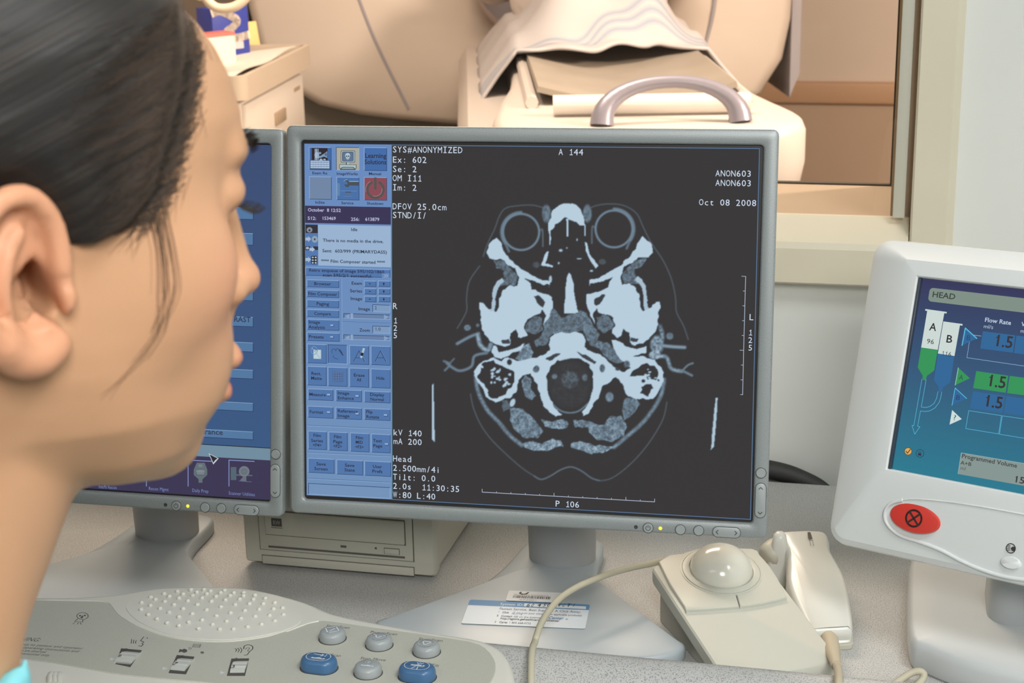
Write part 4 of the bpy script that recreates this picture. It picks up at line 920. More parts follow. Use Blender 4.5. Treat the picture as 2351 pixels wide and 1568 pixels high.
# cradle under it, and the upright prong beside it
crd = offset(out_, .0003)
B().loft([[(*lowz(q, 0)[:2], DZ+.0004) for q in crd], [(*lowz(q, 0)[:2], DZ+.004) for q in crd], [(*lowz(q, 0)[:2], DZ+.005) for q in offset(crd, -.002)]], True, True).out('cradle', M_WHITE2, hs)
pb = onz(1787, 1348, DZ+.0)
B().loft([at(rrect(-.0125, -.007, .0125, .007, .005), 0), at(rrect(-.0115, -.007, .0115, .007, .005), .02), at(rrect(-.0075, -.007, .0075, .007, .005), .032), at(rrect(-.0068, -.0065, .0068, .0065, .005), .045), at(rrect(-.0058, -.0055, .0058, .0055, .005), .0515), at(rrect(-.003, -.003, .003, .003, .002), .0545)], True, True, M=T(pb[0], pb[1], DZ+.0004)).out('prong', M_WHITE, hs, sm=60)
# strain relief and cord
s0 = onz(1903, 1464, DZ+.013); s1 = onz(1920, 1528, DZ+.026); M_CORD = mat('tan_cord', (196, 184, 160), .5)
ln = s1-s0; sr = B(); segs = [(0, .0062), (.1, .0075), (.3, .0072), (.55, .0062), (.8, .0048), (1, .0042)]
sr.tube([s0+ln*k for k, _ in segs], [r for _, r in segs], 14)
for k in (.22, .34, .46, .58, .7): sr.tube([s0+ln*k, s0+ln*(k+.035)], [.0078-.0038*k]*2, 14)
sr.out('strain_relief', M_CORD, hs, sm=50)
lg = onz(1925, 1552, DZ+.0445)
B().tube(spline([s1, (s1+lg)/2+np.array([0, 0, .002]), lg, lg+np.array([.001, -.025, .0]), lg+np.array([.004, -.05, -.02]), lg+np.array([.01, -.075, -.041])], 5), .0032, 10).out('cord', M_CORD, hs)

# loose grey cable end looping up in front of the injector foot, dark cable behind the main monitor
lp_ = [onz(2040, 1580, DZ+.003), onz(2066, 1562, DZ+.006), onz(2090, 1546, DZ+.010), onz(2110, 1541, DZ+.012), onz(2121, 1548, DZ+.010), onz(2116, 1562, DZ+.006), onz(2100, 1578, DZ+.003), onz(2080, 1590, DZ+.003)]
tag(B().tube(spline(lp_, 6), .003, 10).out('cable_loop', M_CABLE), 'short beige cable loop on the desk at the foot of the injector display', 'cable')
dk = [ony(1640, 1085, 1.645), ony(1700, 1076, 1.645), ony(1750, 1076, 1.645), ony(1800, 1086, 1.645), ony(1840, 1101, 1.645), ony(1880, 1122, 1.645), ony(1910, 1150, 1.645)]
tag(B().tube(spline(dk, 6), .0105, 12).out('power_cable', mat('black_rubber', (44, 43, 42), .6)), 'thick black cable dropping behind the desk right of the main monitor', 'cable')

# ================================================================== injector display
M_INJ = mat('injector_white', (224, 228, 228), .38, bump=(1000, .05, .0002))
JO = np.array([.0197, 1.3088, -.3318+CAMZ]); PJ = Plane(JO, *frame(-.4591, .33, .0412))
jb = onz(2086, 1531, DZ)
JY = .0; jx = np.array([cos(JY), sin(JY), 0]); jy = np.array([-sin(JY), cos(JY), 0])
MJB = Matrix(((jx[0], jy[0], 0, jb[0]), (jx[1], jy[1], 0, jb[1]), (0, 0, 1, DZ), (0, 0, 0, 1)))
inj = thing('injector_display', 'white contrast injector touch display with red stop button', 'display', (*(jb+jx*.11+jy*.1)[:2], DZ))
SW, SH = .211, .158
L0, R0, B0_, T0 = -.0505, SW+.0505, -.2295, .0305
ro = lambda d, r: rrect(L0+d, B0_+d, R0-d, T0-d, r, 6)
ri = lambda d: rrect(-d, -SH-d, SW+d, d, .0005, 6)
B().loft([at(ro(.02, .012), -.052), at(ro(.006, .016), -.046), at(ro(.0, .016), -.036), at(ro(.0, .016), -.020), at(ro(.0015, .015), -.0145), at(ro(.006, .012), -.0115), at([(x, y) for x, y in rrect(-.014, -SH-.014, SW+.014, .014, .003, 6)], -.001), at(ri(.003), 0), at(ri(.0015), 0), at(ri(.0005), -.0015), at(ri(0), -.006)], True, False).out('housing', M_INJ, inj, PJ.M, sm=18)
js = B().box((-.001, -SH-.001, -.0062), (SW+.001, .001, -.0055)).out('screen', M_BLACK, inj, PJ.M, sm=0)
B().box((-.0002, -SH, -.006), (.0022, 0, -.0015), .0006).out('screen_edge', mat('dark_chrome', (90, 98, 110), .25, metal=.6), inj, PJ.M)
# lower face: raised swoosh rim, stop key, small keys
def jz(y):      # face height of the lower bezel at local y
    k = min(max((-SH-.014-y)/(-SH-.014-(B0_+.006)), 0), 1); return -.001-.0105*k
sw = [PJ.px(*q) for q in ((2069, 1148), (2042, 1155), (2027, 1172), (2025, 1193), (2036, 1213), (2060, 1231), (2105, 1246), (2150, 1264), (2200, 1291), (2250, 1312), (2300, 1326), (2351, 1333), (2400, 1336))]
top_ = [PJ.px(*q) for q in ((2069, 1148), (2095, 1145.5), (2150, 1149), (2250, 1163), (2351, 1181), (2420, 1194))]
B().tube([(x, y, jz(y)+.0004) for x, y in spline(sw, 5)], .0016, 8).tube([(x, y, jz(y)+.0002) for x, y in spline(top_, 5)], .0007, 6).out('swoosh_rim', M_INJ, inj, PJ.M, sm=60)
M_RED = mat('red_button', (214, 62, 52), .35, coat=.2)
rc = PJ.px(2095, 1190); bx = PJ.px(2149, 1200); rx_ = .0218; ry_ = .0118
MR = PJ.M @ T(rc[0], rc[1], jz(rc[1])) @ Matrix.Rotation(radians(-2), 4, 'Z')
rbn = B().lathe([(1.0, -.002), (1.0, .001), (.96, .0022), (.8, .0028), (0, .003)], 36, None, rx_, ry_).out('stop_button', M_RED, inj, MR, 'red oval stop button')
S = Print(px=lambda a_, c_: (a_, c_)); S.ring(0, 0, .0066, .0066, .0016, (60, 38, 36), 0, n=28)
for sg in (-1, 1): S.line([(-.0047, -.0047*sg), (.0047, .0047*sg)], .0017, (60, 38, 36), .3)
S.out('mark', PRINT, rbn, MR @ T(0, 0, .00312))
for bxp in ((2311, 1292), (2396, 1312)):
    kc = PJ.px(*bxp); MK = PJ.M @ T(kc[0], kc[1], jz(kc[1]))
    B().lathe([(1.06, -.001), (1.06, .0003), (1.0, .0004), (.99, .0012), (.9, .0018), (0, .002)], 28, None, .0082, .0050).out('key', M_INJ, inj, MK)
kc = PJ.px(2314, 1259); S = Print(px=lambda a_, c_: (a_, c_)); S.ring(0, 0, .0036, .0036, .0007, (58, 58, 60), 0); S.poly([(-.0002, 0), (.0012, .0017), (.0032, .0017), (.0036, 0), (.0032, -.0017), (.0012, -.0017)], (58, 58, 60), 0)
for k in range(4): S.line([(-.003+.0004*abs(k-1.5), -.0018+.0012*k), (-.0006, -.0018+.0012*k)], .0005, (58, 58, 60), 0)
S.out('key_mark', PRINT, inj, PJ.M @ T(kc[0], kc[1], jz(kc[1])+.0009))
# picture on its screen
S = Print(px=PJ.px)
def j1(x, y): return (1980+x/5.601, 620+y/5.601)
def j2(x, y): return (1980+x/5.226, 860+y/5.226)
S.V += [(0, 0, 0), (SW, 0, 0), (0, -SH*.45, 0), (SW, -SH*.45, 0), (0, -SH, 0), (SW, -SH, 0)]; S.C += [lin((58, 58, 92))]*2+[lin((56, 88, 122))]*2+[lin((46, 122, 144))]*2; S.F += [(0, 1, 3, 2), (2, 3, 5, 4)]
GREY = (128, 144, 134); WHT = (204, 216, 212); GRN = (56, 148, 90); BLU = (52, 104, 152); CY = (92, 186, 222)
a_ = PJ.px(*j1(836, 216)); c_ = PJ.px(*j1(815, 392)); S.poly(rrect(a_[0], c_[1], SW-.012, a_[1], .003), GREY, 1, False)
S.text('HEAD', *j1(860, 335), 12.5, (60, 66, 66), 3, j1(1165, 335)[0], True)
def JP(c, pts, colr, layer): S.poly([c(*q) for q in pts], colr, layer)
def JL(c, pts, w_, colr, layer): S.line([c(*q) for q in pts], w_, colr, layer)
JP(j1, [(776, 492), (1052, 530), (1050, 550), (1020, 546), (936, 1018), (722, 988), (800, 516), (774, 514)], WHT, 1); JP(j1, [(722, 988), (936, 1018), (890, 1286), (795, 1355), (782, 1412), (740, 1406), (742, 1352), (678, 1246)], GRN, 1)
JP(j1, [(1008, 652), (1256, 686), (1254, 708), (1222, 702), (1152, 1098), (936, 1066)], WHT, 2); JP(j1, [(936, 1066), (1152, 1098), (1096, 1440), (1000, 1506), (990, 1570), (944, 1562), (950, 1500), (880, 1400)], BLU, 2); JL(j1, [(1006, 660), (936, 1066), (882, 1400)], .7, (60, 66, 90), 3)
S.text('A', *j1(826, 765), 17, (52, 52, 54), 4, j1(912, 765)[0], True); S.text('96', *j1(790, 935), 11, (60, 60, 62), 4, j1(888, 940)[0]); S.text('B', *j1(1036, 920), 17, (52, 52, 54), 4, j1(1120, 925)[0], True); S.text('116', *j1(978, 1090), 10.5, (52, 62, 72), 4, j1(1112, 1095)[0])
S.text('Flow Rate', *j1(1538, 655), 9.5, (190, 206, 226), 4, j1(1884, 690)[0], True); S.text('ml/s', *j1(1524, 735), 8.2, (180, 198, 220), 4, j1(1652, 742)[0]); S.text('Volume', *j1(2012, 712), 9.5, (190, 206, 226), 4, 2382, True); S.text('ml', *j1(1998, 795), 8.2, (180, 198, 220), 4, j1(2066, 800)[0])
JP(j1, [(1292, 738), (1440, 872), (1250, 962)], BLU, 3); JL(j1, [(1250, 962), (1292, 738), (1440, 872)], 2.4, CY, 4); S.text('B', *j1(1300, 890), 11, (44, 72, 112), 5, j1(1358, 893)[0])
JL(j1, [(1400, 828), (1496, 842)], 1, (150, 190, 220), 3); JL(j1, [(1344, 918), (1312, 1120), (2078, 1232), (2400, 1280)], 1, (140, 178, 216), 3)
JP(j1, [(1518, 778), (1936, 832), (1905, 1056), (1484, 1002)], BLU, 2); JP(j1, [(1950, 834), (2400, 892), (2360, 1116), (1918, 1060)], BLU, 2)
S.text('1.5', *j1(1648, 965), 26, (58, 54, 60), 4, j1(1905, 1000)[0], True)
for k, (y, colr, ch) in enumerate(((0, GRN, 'A'), (265, BLU, 'B'))):
    o_ = lambda pts: [(x-y*.155, v+y*.985) for x, v in pts]
    JP(j1, o_([(1202, 1250), (1350, 1386), (1162, 1474)]), colr, 3); JL(j1, o_([(1162, 1474), (1202, 1250)]), 1.6, (150, 200, 180) if k == 0 else CY, 4)
    if k: JL(j1, o_([(1202, 1250), (1350, 1386)]), 1.6, CY, 4)
    q_ = o_([(1206, 1400)])[0]; q2_ = o_([(1262, 1404)])[0]; S.text(ch, *j1(*q_), 11, (40, 84, 70) if k == 0 else (44, 66, 110), 5, j1(*q2_)[0])
    JP(j1, o_([(1432, 1292), (1844, 1352), (1812, 1572), (1392, 1512)]), colr, 2); JP(j1, o_([(1862, 1354), (2400, 1425), (2360, 1645), (1830, 1576)]), colr, 2)
    q_ = o_([(1560, 1480)])[0]; q2_ = o_([(1815, 1518)])[0]; S.text('1.5', *j1(*q_), 26, (56, 52, 56), 4, j1(*q2_)[0], True)
JP(j2, [(1046, 420), (1162, 530), (1016, 596)], (204, 222, 220), 3); S.text('?', *j2(1054, 540), 12, (70, 80, 84), 5, j2(1094, 545)[0])
JL(j2, [(1246, 428), (1640, 488), (1606, 708), (1210, 644), (1246, 428)], 1, CY, 3); JL(j2, [(2100, 556), (1650, 490), (1616, 712), (2100, 790)], 1, CY, 3)
JL(j2, [(684, 48), (586, 608), (564, 606), (597, 712), (659, 622), (632, 616), (666, 432), (720, 438), (780, 430), (840, 395), (890, 330), (910, 270), (922, 205)], 1, CY, 3); JL(j2, [(734, 56), (676, 384), (730, 390), (780, 378), (830, 340), (860, 280), (876, 200)], 1, CY, 3)
S.ellipse(*j2(518, 918), 9, 9, (70, 62, 52), 3); S.ellipse(*j2(518, 918), 7.8, 7.8, (222, 170, 92), 4); JL(j2, [(492, 915), (510, 940), (545, 895)], 1.8, (60, 50, 40), 5)
S.ring(*j2(660, 943), 9, 9, 1.2, (44, 66, 88), 3); JP(j2, [(638, 938), (676, 942), (674, 972), (636, 966)], (52, 56, 66), 4); S.ring(*j2(658, 935), 2.6, 3.2, .8, (52, 56, 66), 4)
JP(j2, [(1156, 936), (2100, 1095), (2060, 1360), (1116, 1190)], (134, 150, 146), 2); JL(j2, [(1116, 1190), (1156, 936), (2100, 1095)], .8, (160, 190, 190), 3)
S.text('Programmed Volume', *j2(1158, 995), 9.6, (64, 66, 66), 4, j2(1835, 1105)[0], True); S.text('A+B', *j2(1146, 1072), 8, (70, 74, 74), 4, j2(1278, 1085)[0], True); S.text('ml', *j2(1142, 1135), 7.6, (84, 88, 88), 4, j2(1210, 1140)[0]); S.text('150', *j2(1780, 1285), 14.5, (60, 60, 62), 4, j2(1990, 1320)[0], True)
S.out('screen_picture', SCREEN, js, PJ.M @ T(0, 0, -.0052))
# post and foot
M_INJP = mat('injector_post', (176, 180, 182), .45)
B().loft([at(rrect(.062, .03, .175, .11, .02), .02), at(rrect(.064, .032, .172, .108, .02), .09), at(rrect(.068, .045, .167, .115, .02), .17), at(rrect(.072, .06, .162, .125, .02), .25)], True, True, M=MJB).out('post', M_INJP, inj)
ft = [tuple(q) for q in spline([(0, .004), (.012, -.012), (.05, -.036), (.11, -.052), (.2, -.056), (.225, -.035), (.23, .05), (.23, .16), (.21, .185), (.1, .19), (.02, .188), (.001, .17), (-.002, .08)], 3, True)]
if area2(ft) < 0: ft.reverse()
B().loft([at(offset(ft, -.003), .0005), at(offset(ft, -.001), .003), at(ft, .010), at(ft, .020), at(offset(ft, -.002), .0255), at(offset(ft, -.005), .0272), at([(x*.8+.0235, y*.8+.015) for x, y in ft], .030)], True, True, M=MJB).out('foot', mat('injector_foot', (198, 202, 203), .4, bump=(1000, .05, .0002)), inj, sm=50)
# ================================================================== scan control keypad in front of the monitors
KZ = DZ+.058
M_KEY = mat('keypad_shell', (228, 226, 216), .42, bump=(1200, .05, .0002))
M_KPAN = mat('keypad_panel', (196, 196, 184), .55, bump=(2500, .08, .0002), noise=(1500, (188, 188, 176), .45, .6))
M_KGR = mat('grey_key', (164, 170, 172), .32)
M_KBL = mat('blue_key', (72, 112, 154), .3)
M_WINK = mat('white_ink', (226, 230, 232), .5)
PK = Plane((0, 0, KZ), (1, 0, 0), (0, 1, 0))
def k1(x, y): return PK.px(x/3.3586, 1330+y/3.3586)
def k2(x, y): return PK.px(660+x/4.198, 1380+y/4.198)
kp = thing('control_keypad', 'beige scan control keypad with speaker dimples and round scan keys', 'keypad', (-.55, 1.07, DZ))
back = [k1(-900, 150), k1(-400, 140), k1(290, 130), k1(550, 130), k1(800, 116), k1(950, 100), k1(1200, 60), k1(1500, 45), k1(1800, 50), k1(2050, 85), k2(180, 0), k2(450, 110), k2(850, 195), k2(1300, 275), k2(1800, 350), k2(2000, 420), k2(2100, 500), k2(2160, 620), k2(2190, 789), k2(2200, 930)]
frt = [(back[-1][0]-.004, back[-1][1]-.03), (back[-1][0]-.035, back[-1][1]-.05), (-.55, .945), (-.75, .955), (back[0][0]-.012, .99), (back[0][0]-.016, back[0][1]-.03)]
body = [tuple(q) for q in spline(back+frt, 3, True)]
if area2(body) < 0: body.reverse()
lw = lambda y: DZ+.0405 if y > ly-.052 else DZ+.004+max(0, min(1, (y-(ly-.12))/.068))*.0365
B().loft([[(x, y, lw(y)) for x, y in offset(body, -.004)], [(x, y, max(lw(y)+.002, KZ-.012)) for x, y in offset(body, .0015)], [(x, y, KZ-.005) for x, y in offset(body, .0005)], [(x, y, KZ-.0018) for x, y in offset(body, -.0012)], [(x, y, KZ-.0004) for x, y in offset(body, -.0032)], [(x, y, KZ) for x, y in offset(body, -.006)]], True, True).out('shell', M_KEY, kp, sm=60)
for x in (-.72, -.36): B().box((x-.02, .975, DZ), (x+.02, .99, DZ+.0042), .001).out('rubber_foot', MATS['black_rubber'], kp)
# darker inlay
pan = [k1(-860, 175), k1(277, 166), k1(600, 172), k1(780, 178), k1(850, 195), k1(900, 260), k1(960, 310), k1(1100, 385), k1(1300, 450), k1(1550, 485), k1(1800, 485), k1(2050, 450), k1(2200, 405), k2(0, 300), k2(100, 262), k2(200, 225), k2(300, 203), k2(420, 205), k2(800, 260), k2(1300, 330), k2(1750, 400), k2(1900, 460), k2(1980, 560), k2(2000, 640), k2(1980, 740), k2(1900, 850), k2(1700, 930), k2(1000, 900), k2(0, 850), k1(1900, 830), k1(1500, 790), k1(1200, 765), k1(860, 725), k1(560, 670), k1(150, 615), k1(-860, 560)]
pan = [tuple(q) for q in spline(pan, 2, True)]
if area2(pan) < 0: pan.reverse()
B().loft([at(offset(pan, .0006), KZ-.0006), at(offset(pan, .0006), KZ+.0002), at(pan, KZ+.0008), at(offset(pan, -.0008), KZ+.0008)], True, True).out('inlay', M_KPAN, kp, sm=30)
rim = spline([k1(250, 166), k1(600, 172), k1(780, 178), k1(850, 195), k1(900, 260), k1(960, 310), k1(1100, 385), k1(1300, 450), k1(1550, 485), k1(1800, 485), k1(2050, 450), k1(2200, 405), k2(0, 300), k2(100, 262), k2(200, 225), k2(300, 203)], 4)
B().tube([(x, y, KZ+.0008) for x, y in rim], .0007, 6).out('inlay_rim', M_KEY, kp, sm=60)
# speaker oval with dimples
ov = [tuple(q) for q in spline([k1(975, 205), k1(1040, 140), k1(1200, 100), k1(1400, 80), k1(1600, 75), k1(1850, 95), k1(2080, 150), k1(2250, 220), k1(2325, 300), k1(2260, 370), k1(2050, 430), k1(1800, 465), k1(1550, 462), k1(1300, 425), k1(1100, 345), k1(1000, 270)], 3, True)]
if area2(ov) < 0: ov.reverse()
oc = (sum(q[0] for q in ov)/len(ov), sum(q[1] for q in ov)/len(ov))
B().loft([at(ov, KZ-.001), at(ov, KZ+.0006)]+[[(x+(oc[0]-x)*k, y+(oc[1]-y)*k, KZ+.0006+.0022*sin(k*pi/2)) for x, y in ov] for k in (.03, .15, .35, .6, .9)], True, True).out('speaker_grille', M_KEY, kp, sm=70)
BM = [(1370,107),(1475,97),(1575,95),(1625,107),(1733,101),(1267,124),(1520,116),(1703,121),(1805,121),(1880,119),(1968,137),(1163,150),(1307,148),(1413,130),(1597,131),(1488,145),(1776,145),(1880,145),(2048,160),(1093,193),(1200,170),(1382,165),(1560,167),(1668,153),(1741,182),(1851,173),(1956,173),(2120,193),(1163,218),(1272,190),(1451,189),(1633,194),(1816,219),(1925,209),(2031,206),(2181,232),(1090,246),(1237,244),(1343,217),(1524,220),(1706,237),(1890,263),(2000,250),(2110,243),(1145,288),(1307,276),(1414,250),(1595,262),(1780,283),(1970,305),(2080,294),(2187,284),(1213,323),(1382,312),(1485,291),(1671,306),(1860,323),(2120,333),(1291,354),(1457,352),(1561,337),(1750,345),(2018,361),(1381,376),(1641,369),(1911,383),(1533,399),(1696,402),(1803,399)]
dm = B().sphere((0, 0, 0), (.0021, .0021, .0017), 10, 6).mesh('dimple', M_KEY, 80)
for x, y in BM:
    p_ = k1(x, y); d_ = math.hypot((p_[0]-oc[0])/.075, (p_[1]-oc[1])/.055); mesh_obj('dimple', dm, None, kp, T(p_[0], p_[1], KZ+.0006+.0022*sin(max(0, 1-d_)*pi/2)+.0004))
# thumbwheels
M_WHEEL = mat('thumbwheel', (196, 198, 192), .4)
M_WELL = mat('wheel_well', (84, 82, 78), .7)
for quad, lab in ((((935, 540), (1095, 555), (1005, 685), (890, 660)), ('8', '9')), (((1365, 592), (1500, 605), (1435, 740), (1300, 730)), ('6', '7')), (((1785, 620), (1922, 618), (1890, 752), (1750, 752)), ('2', '3'))):
    Q = [k1(*q) for q in quad]
    wl = B().loft([at(Q, KZ+.0003), at(Q, KZ+.0010)], True, True).out('wheel_well', M_WELL, kp, sm=0)
    ax = np.array(Q[1])-np.array(Q[0]); W_ = np.linalg.norm(ax); ax /= W_; up = np.array((-ax[1], ax[0])); c_ = np.mean(Q, 0)+ax*.0009-up*.0007; H_ = abs((np.array(Q[0])-np.array(Q[3]))@up)
    R_ = H_*.8; wz = KZ+.0035-R_; n_ = 40; loops = []
    Mw = Matrix(((ax[0], up[0], 0, c_[0]), (ax[1], up[1], 0, c_[1]), (0, 0, 1, wz), (0, 0, 0, 1)))
    arc = [(a_ := radians(50+80*i/n_), R_*(1 if (i//2) % 4 else .965)) for i in range(n_+1)]
    prof_ = [(r_*cos(a_), r_*sin(a_)) for a_, r_ in arc]
    w2 = W_*.40
    whl = B().loft([[(x_, y_, z_) for y_, z_ in prof_]+[(x_, prof_[-1][0], .2*R_), (x_, prof_[0][0], .2*R_)] for x_ in (-w2, w2)], True, True, M=Mw).out('thumbwheel', M_WHEEL, kp, sm=30)
    S = Print(px=lambda a_, c__: (a_, c__))
    for k, ch in enumerate(lab):
        S.text(ch, -W_*.38, (.22-.42*k)*H_, H_*.16, (70, 70, 68), 0)
    S.out('wheel_number', PRINT, whl, Mw @ T(0, 0, R_+.0003))
# scan keys
def key(cx, cy, kind):
    c_ = k2(cx, cy); z0 = KZ+.0008
    M = Matrix.Translation((c_[0], c_[1], z0)) @ Matrix.Rotation(radians(-3), 4, 'Z')
    if kind == 'grey':
        gap = B().lathe([(.0112, 0), (.0112, .0003)], 32).out('key_gap', M_WELL, kp, M)
        return B().lathe([(.0104, 0), (.0106, .0025), (.0103, .0050), (.0094, .0068), (.0076, .0077), (.0, .0080)], 36).out('scan_key', M_KGR, kp, M, 'round grey key'), M @ T(0, 0, .0081)
    o_ = lambda d: rrect(-.0142+d, -.0098+d, .0142-d, .0098-d, .0094-d*.9, 7)
    B().prism(o_(-.0008), 0, .0003).out('key_gap', M_WELL, kp, M)
    return B().loft([at(o_(0), 0), at(o_(-.0002), .003), at(o_(.0002), .0065), at(o_(.0012), .0086), at(o_(.003), .0095), at(o_(.0055), .0097)], True, True).out('scan_key', M_KBL, kp, M, 'blue key'), M @ T(0, 0, .0099)
def body_mark(S, y0, s=1):
    S.poly([(-.0052*s, y0), (-.0048*s, y0+.0016*s), (-.0036*s, y0+.0009*s), (-.0008*s, y0+.0012*s), (.0008*s, y0+.0021*s), (.0028*s, y0+.0016*s), (.0042*s, y0+.0012*s), (.0042*s, y0)], (226, 230, 232), 0)
    S.poly([(.0058*s+.0011*s*cos(a_), y0+.0007*s+.0009*s*sin(a_)) for a_ in np.linspace(0, 2*pi, 10)[:-1]], (226, 230, 232), 0); S.line([(-.0052*s, y0-.0006*s), (.0060*s, y0-.0010*s)], .0005, (226, 230, 232), 0)
WHT_ = (228, 232, 234)
for cx, cy, kind, mark in ((436, 372, 'grey', 'start'), (886, 436, 'grey', 'pause'), (1342, 502, 'grey', 'stop'), (306, 655, 'blue', 'move'), (778, 705, 'grey', 'halt'), (1252, 742, 'blue', 'tilt')):
    ko, M = key(cx, cy, kind); S = Print(px=lambda a_, c__: (a_, c__))
    if mark == 'start': S.line([(-.0062, .0012), (.001, .0058), (.0064, -.001), (-.0012, -.0060), (-.0062, .0012)], .0009, WHT_, 0); S.line([(-.0006, -.0026), (.0012, .0026)], .0008, WHT_, 0)
    if mark in ('pause', 'stop'): S.ring(0, 0, .0062, .0062, .0009, WHT_, 0, n=32)
    if mark == 'pause': S.line([(-.0058, .0018), (-.0032, .0018), (-.0008, -.0034), (.0024, .0012), (.0058, .0018)], .0009, WHT_, 0)
    if mark == 'stop': S.line([(-.0038, .0024), (.0038, .0024), (-.0002, -.0040), (-.0038, .0024)], .0009, WHT_, 0)
    if mark == 'halt': body_mark(S, -.0034, .85); S.ring(0, .0030, .0026, .0026, .0006, WHT_, 0, n=20); S.line([(-.0014, .0038), (.0014, .0038), (0, .0014), (-.0014, .0038)], .0005, WHT_, 0)
    if kind == 'blue':
        S.line(rrect(-.0096, -.0062, .0096, .0062, .0060)+[rrect(-.0096, -.0062, .0096, .0062, .0060)[0]], .0006, WHT_, 0); body_mark(S, -.003 if mark == 'move' else -.0002, .9)
        if mark == 'move': S.line([(-.0048, .0032), (.0034, .0026)], .0007, WHT_, 0); S.line([(.0014, .0042), (.0036, .0026), (.0012, .0012)], .0007, WHT_, 0); S.line([(.0052, .0046), (.0050, .0030)], .0006, WHT_, 0); S.line([(.0049, .0022), (.0048, .0010)], .0006, WHT_, 0)
        else: S.line([(-.001, .0042), (.0002, .0026), (.0018, .0046)], .0006, WHT_, 0); S.line([(.0022, .0026), (.0038, .0046)], .0006, WHT_, 0); S.line([(-.0006, -.002), (-.0024, -.0052)], .0007, WHT_, 0); S.line([(.0016, -.0022), (.0018, -.0054)], .0007, WHT_, 0)
    S.out('key_mark', PRINT, ko, M)
# print on the inlay
KI = (88, 88, 84)
def flush(name):
    global S
    if S.V: S.out(name, PRINT, kp, T(0, 0, KZ+.00088))
    S = Print(px=PK.px)
S = Print(px=PK.px)
f1 = lambda x, y: (x/3.3586, 1330+y/3.3586); f2 = lambda x, y: (660+x/4.198, 1380+y/4.198)
for t_, x0, y0, x1, y1 in (('Start Scan', 366, 257, 596, 277), ('Pause Scan', 792, 317, 1058, 340), ('Stop Scan', 1258, 381, 1494, 402), ('Move to Scan', 200, 522, 512, 548), ('Stop Move', 695, 568, 944, 590), ('Prescribed Tilt', 1120, 613, 1456, 645)):
    p0 = np.array(PK.px(*f2(x0, y0))); p1_ = np.array(PK.px(*f2(x1, y1))); d_ = p1_-p0; L_ = np.linalg.norm(d_); sub = Print(px=lambda a_, c__: (a_, c__)); sub.text(t_, 0, 0, .0040, KI, 0, L_)
    an = atan2(d_[1], d_[0]); b_ = len(S.V); S.V += [(p0[0]+x*cos(an)-y*sin(an), p0[1]+x*sin(an)+y*cos(an), 0) for x, y, z in sub.V]; S.F += [tuple(i+b_ for i in f) for f in sub.F]; S.C += sub.C; flush('caption')
for t_, x0, y0, x1, y1, h_ in (('WARNING:', 20, 470, 300, 488, .0058), ('This unit may be dangerous to patient and operator', -250, 485, 634, 548, .0036), ('unless safe exposure factors, operating instructions and', -300, 505, 602, 570, .0036), ('maintenance schedules are observed.', -100, 545, 352, 576, .0036), ('To be used by authorized personnel only.', -250, 558, 382, 602, .0036)):
    p0 = np.array(PK.px(*f1(x0, y0))); p1_ = np.array(PK.px(*f1(x1, y1))); d_ = p1_-p0; L_ = np.linalg.norm(d_); sub = Print(px=lambda a_, c__: (a_, c__)); sub.text(t_, 0, 0, h_, (104, 104, 98), 0, L_, shear=.15)
    an = atan2(d_[1], d_[0]); b_ = len(S.V); S.V += [(p0[0]+x*cos(an)-y*sin(an), p0[1]+x*sin(an)+y*cos(an), 0) for x, y, z in sub.V]; S.F += [tuple(i+b_ for i in f) for f in sub.F]; S.C += sub.C; flush('caption')
def fl(pts, w_=1.6): S.line([f1(*q) for q in pts], w_, KI, 0)
S.ring(*f1(637, 290), 13, 8, 1.6, KI, 0, n=24); fl([(600, 312), (577, 333), (638, 336), (640, 318)])
for p_ in ((618, 288), (655, 286), (636, 293)): S.ellipse(*f1(*p_), 2.6, 1.6, KI, 0, 8)
S.ellipse(*f1(630, 303), 3.4, 1.4, KI, 0, 8); fl([(577, 340), (562, 352)]); fl([(605, 342), (598, 354)]); fl([(620, 342), (628, 355)])
flush('pictogram')
fl([(1110, 450), (1085, 480), (1110, 492), (1095, 502), (1105, 510), (1090, 524), (1068, 520)], 2); S.ellipse(*f1(1136, 460), 1.6, 1.2, KI, 0, 8)
for k in range(3): fl(spline([(1030+k*18-(14 if 1 else 0), 470+k*4), (1022+k*16-8, 488+k*2), (1012+k*18, 502)], 3), 1.6)
flush('pictogram')
S.poly([f1(*q) for q in ((1378, 572), (1386, 545), (1405, 550), (1420, 542), (1442, 550), (1445, 565), (1420, 575), (1400, 565))], KI, 0)
fl([(1495, 506), (1550, 508), (1540, 534), (1485, 530), (1495, 506)], 1.2); S.ring(*f1(1507, 520), 2.4, 1.8, 1, KI, 0, n=10); S.ring(*f1(1532, 521), 2.4, 1.8, 1, KI, 0, n=10)
for k in range(2): fl([(1455+k*14, 530+k*2), (1462+k*14, 540), (1454+k*14, 550)], 1.2)
flush('pictogram')
S.ellipse(*f1(1560, 572), 4.4, 2.8, (110, 110, 106), 0, 12)
flush('indicator_dot')
fl(spline([(1880, 545), (1885, 522), (1915, 513), (1945, 522), (1948, 545), (1925, 565), (1905, 590), (1882, 592)], 4), 2.2); fl(spline([(1895, 548), (1905, 535), (1925, 538), (1912, 555), (1915, 565)], 4), 1.4)
for k in range(3): fl(spline([(1812+k*20, 542-k*4), (1826+k*20, 552), (1815+k*20, 566+k*4)], 3), 1.8)
flush('pictogram')
for x, y in ((852, 610), (1256, 682), (1700, 714)): S.poly([f1(x, y), f1(x+36, y+14), f1(x-2, y+24)], (216, 220, 220), 0); flush('arrow_mark')
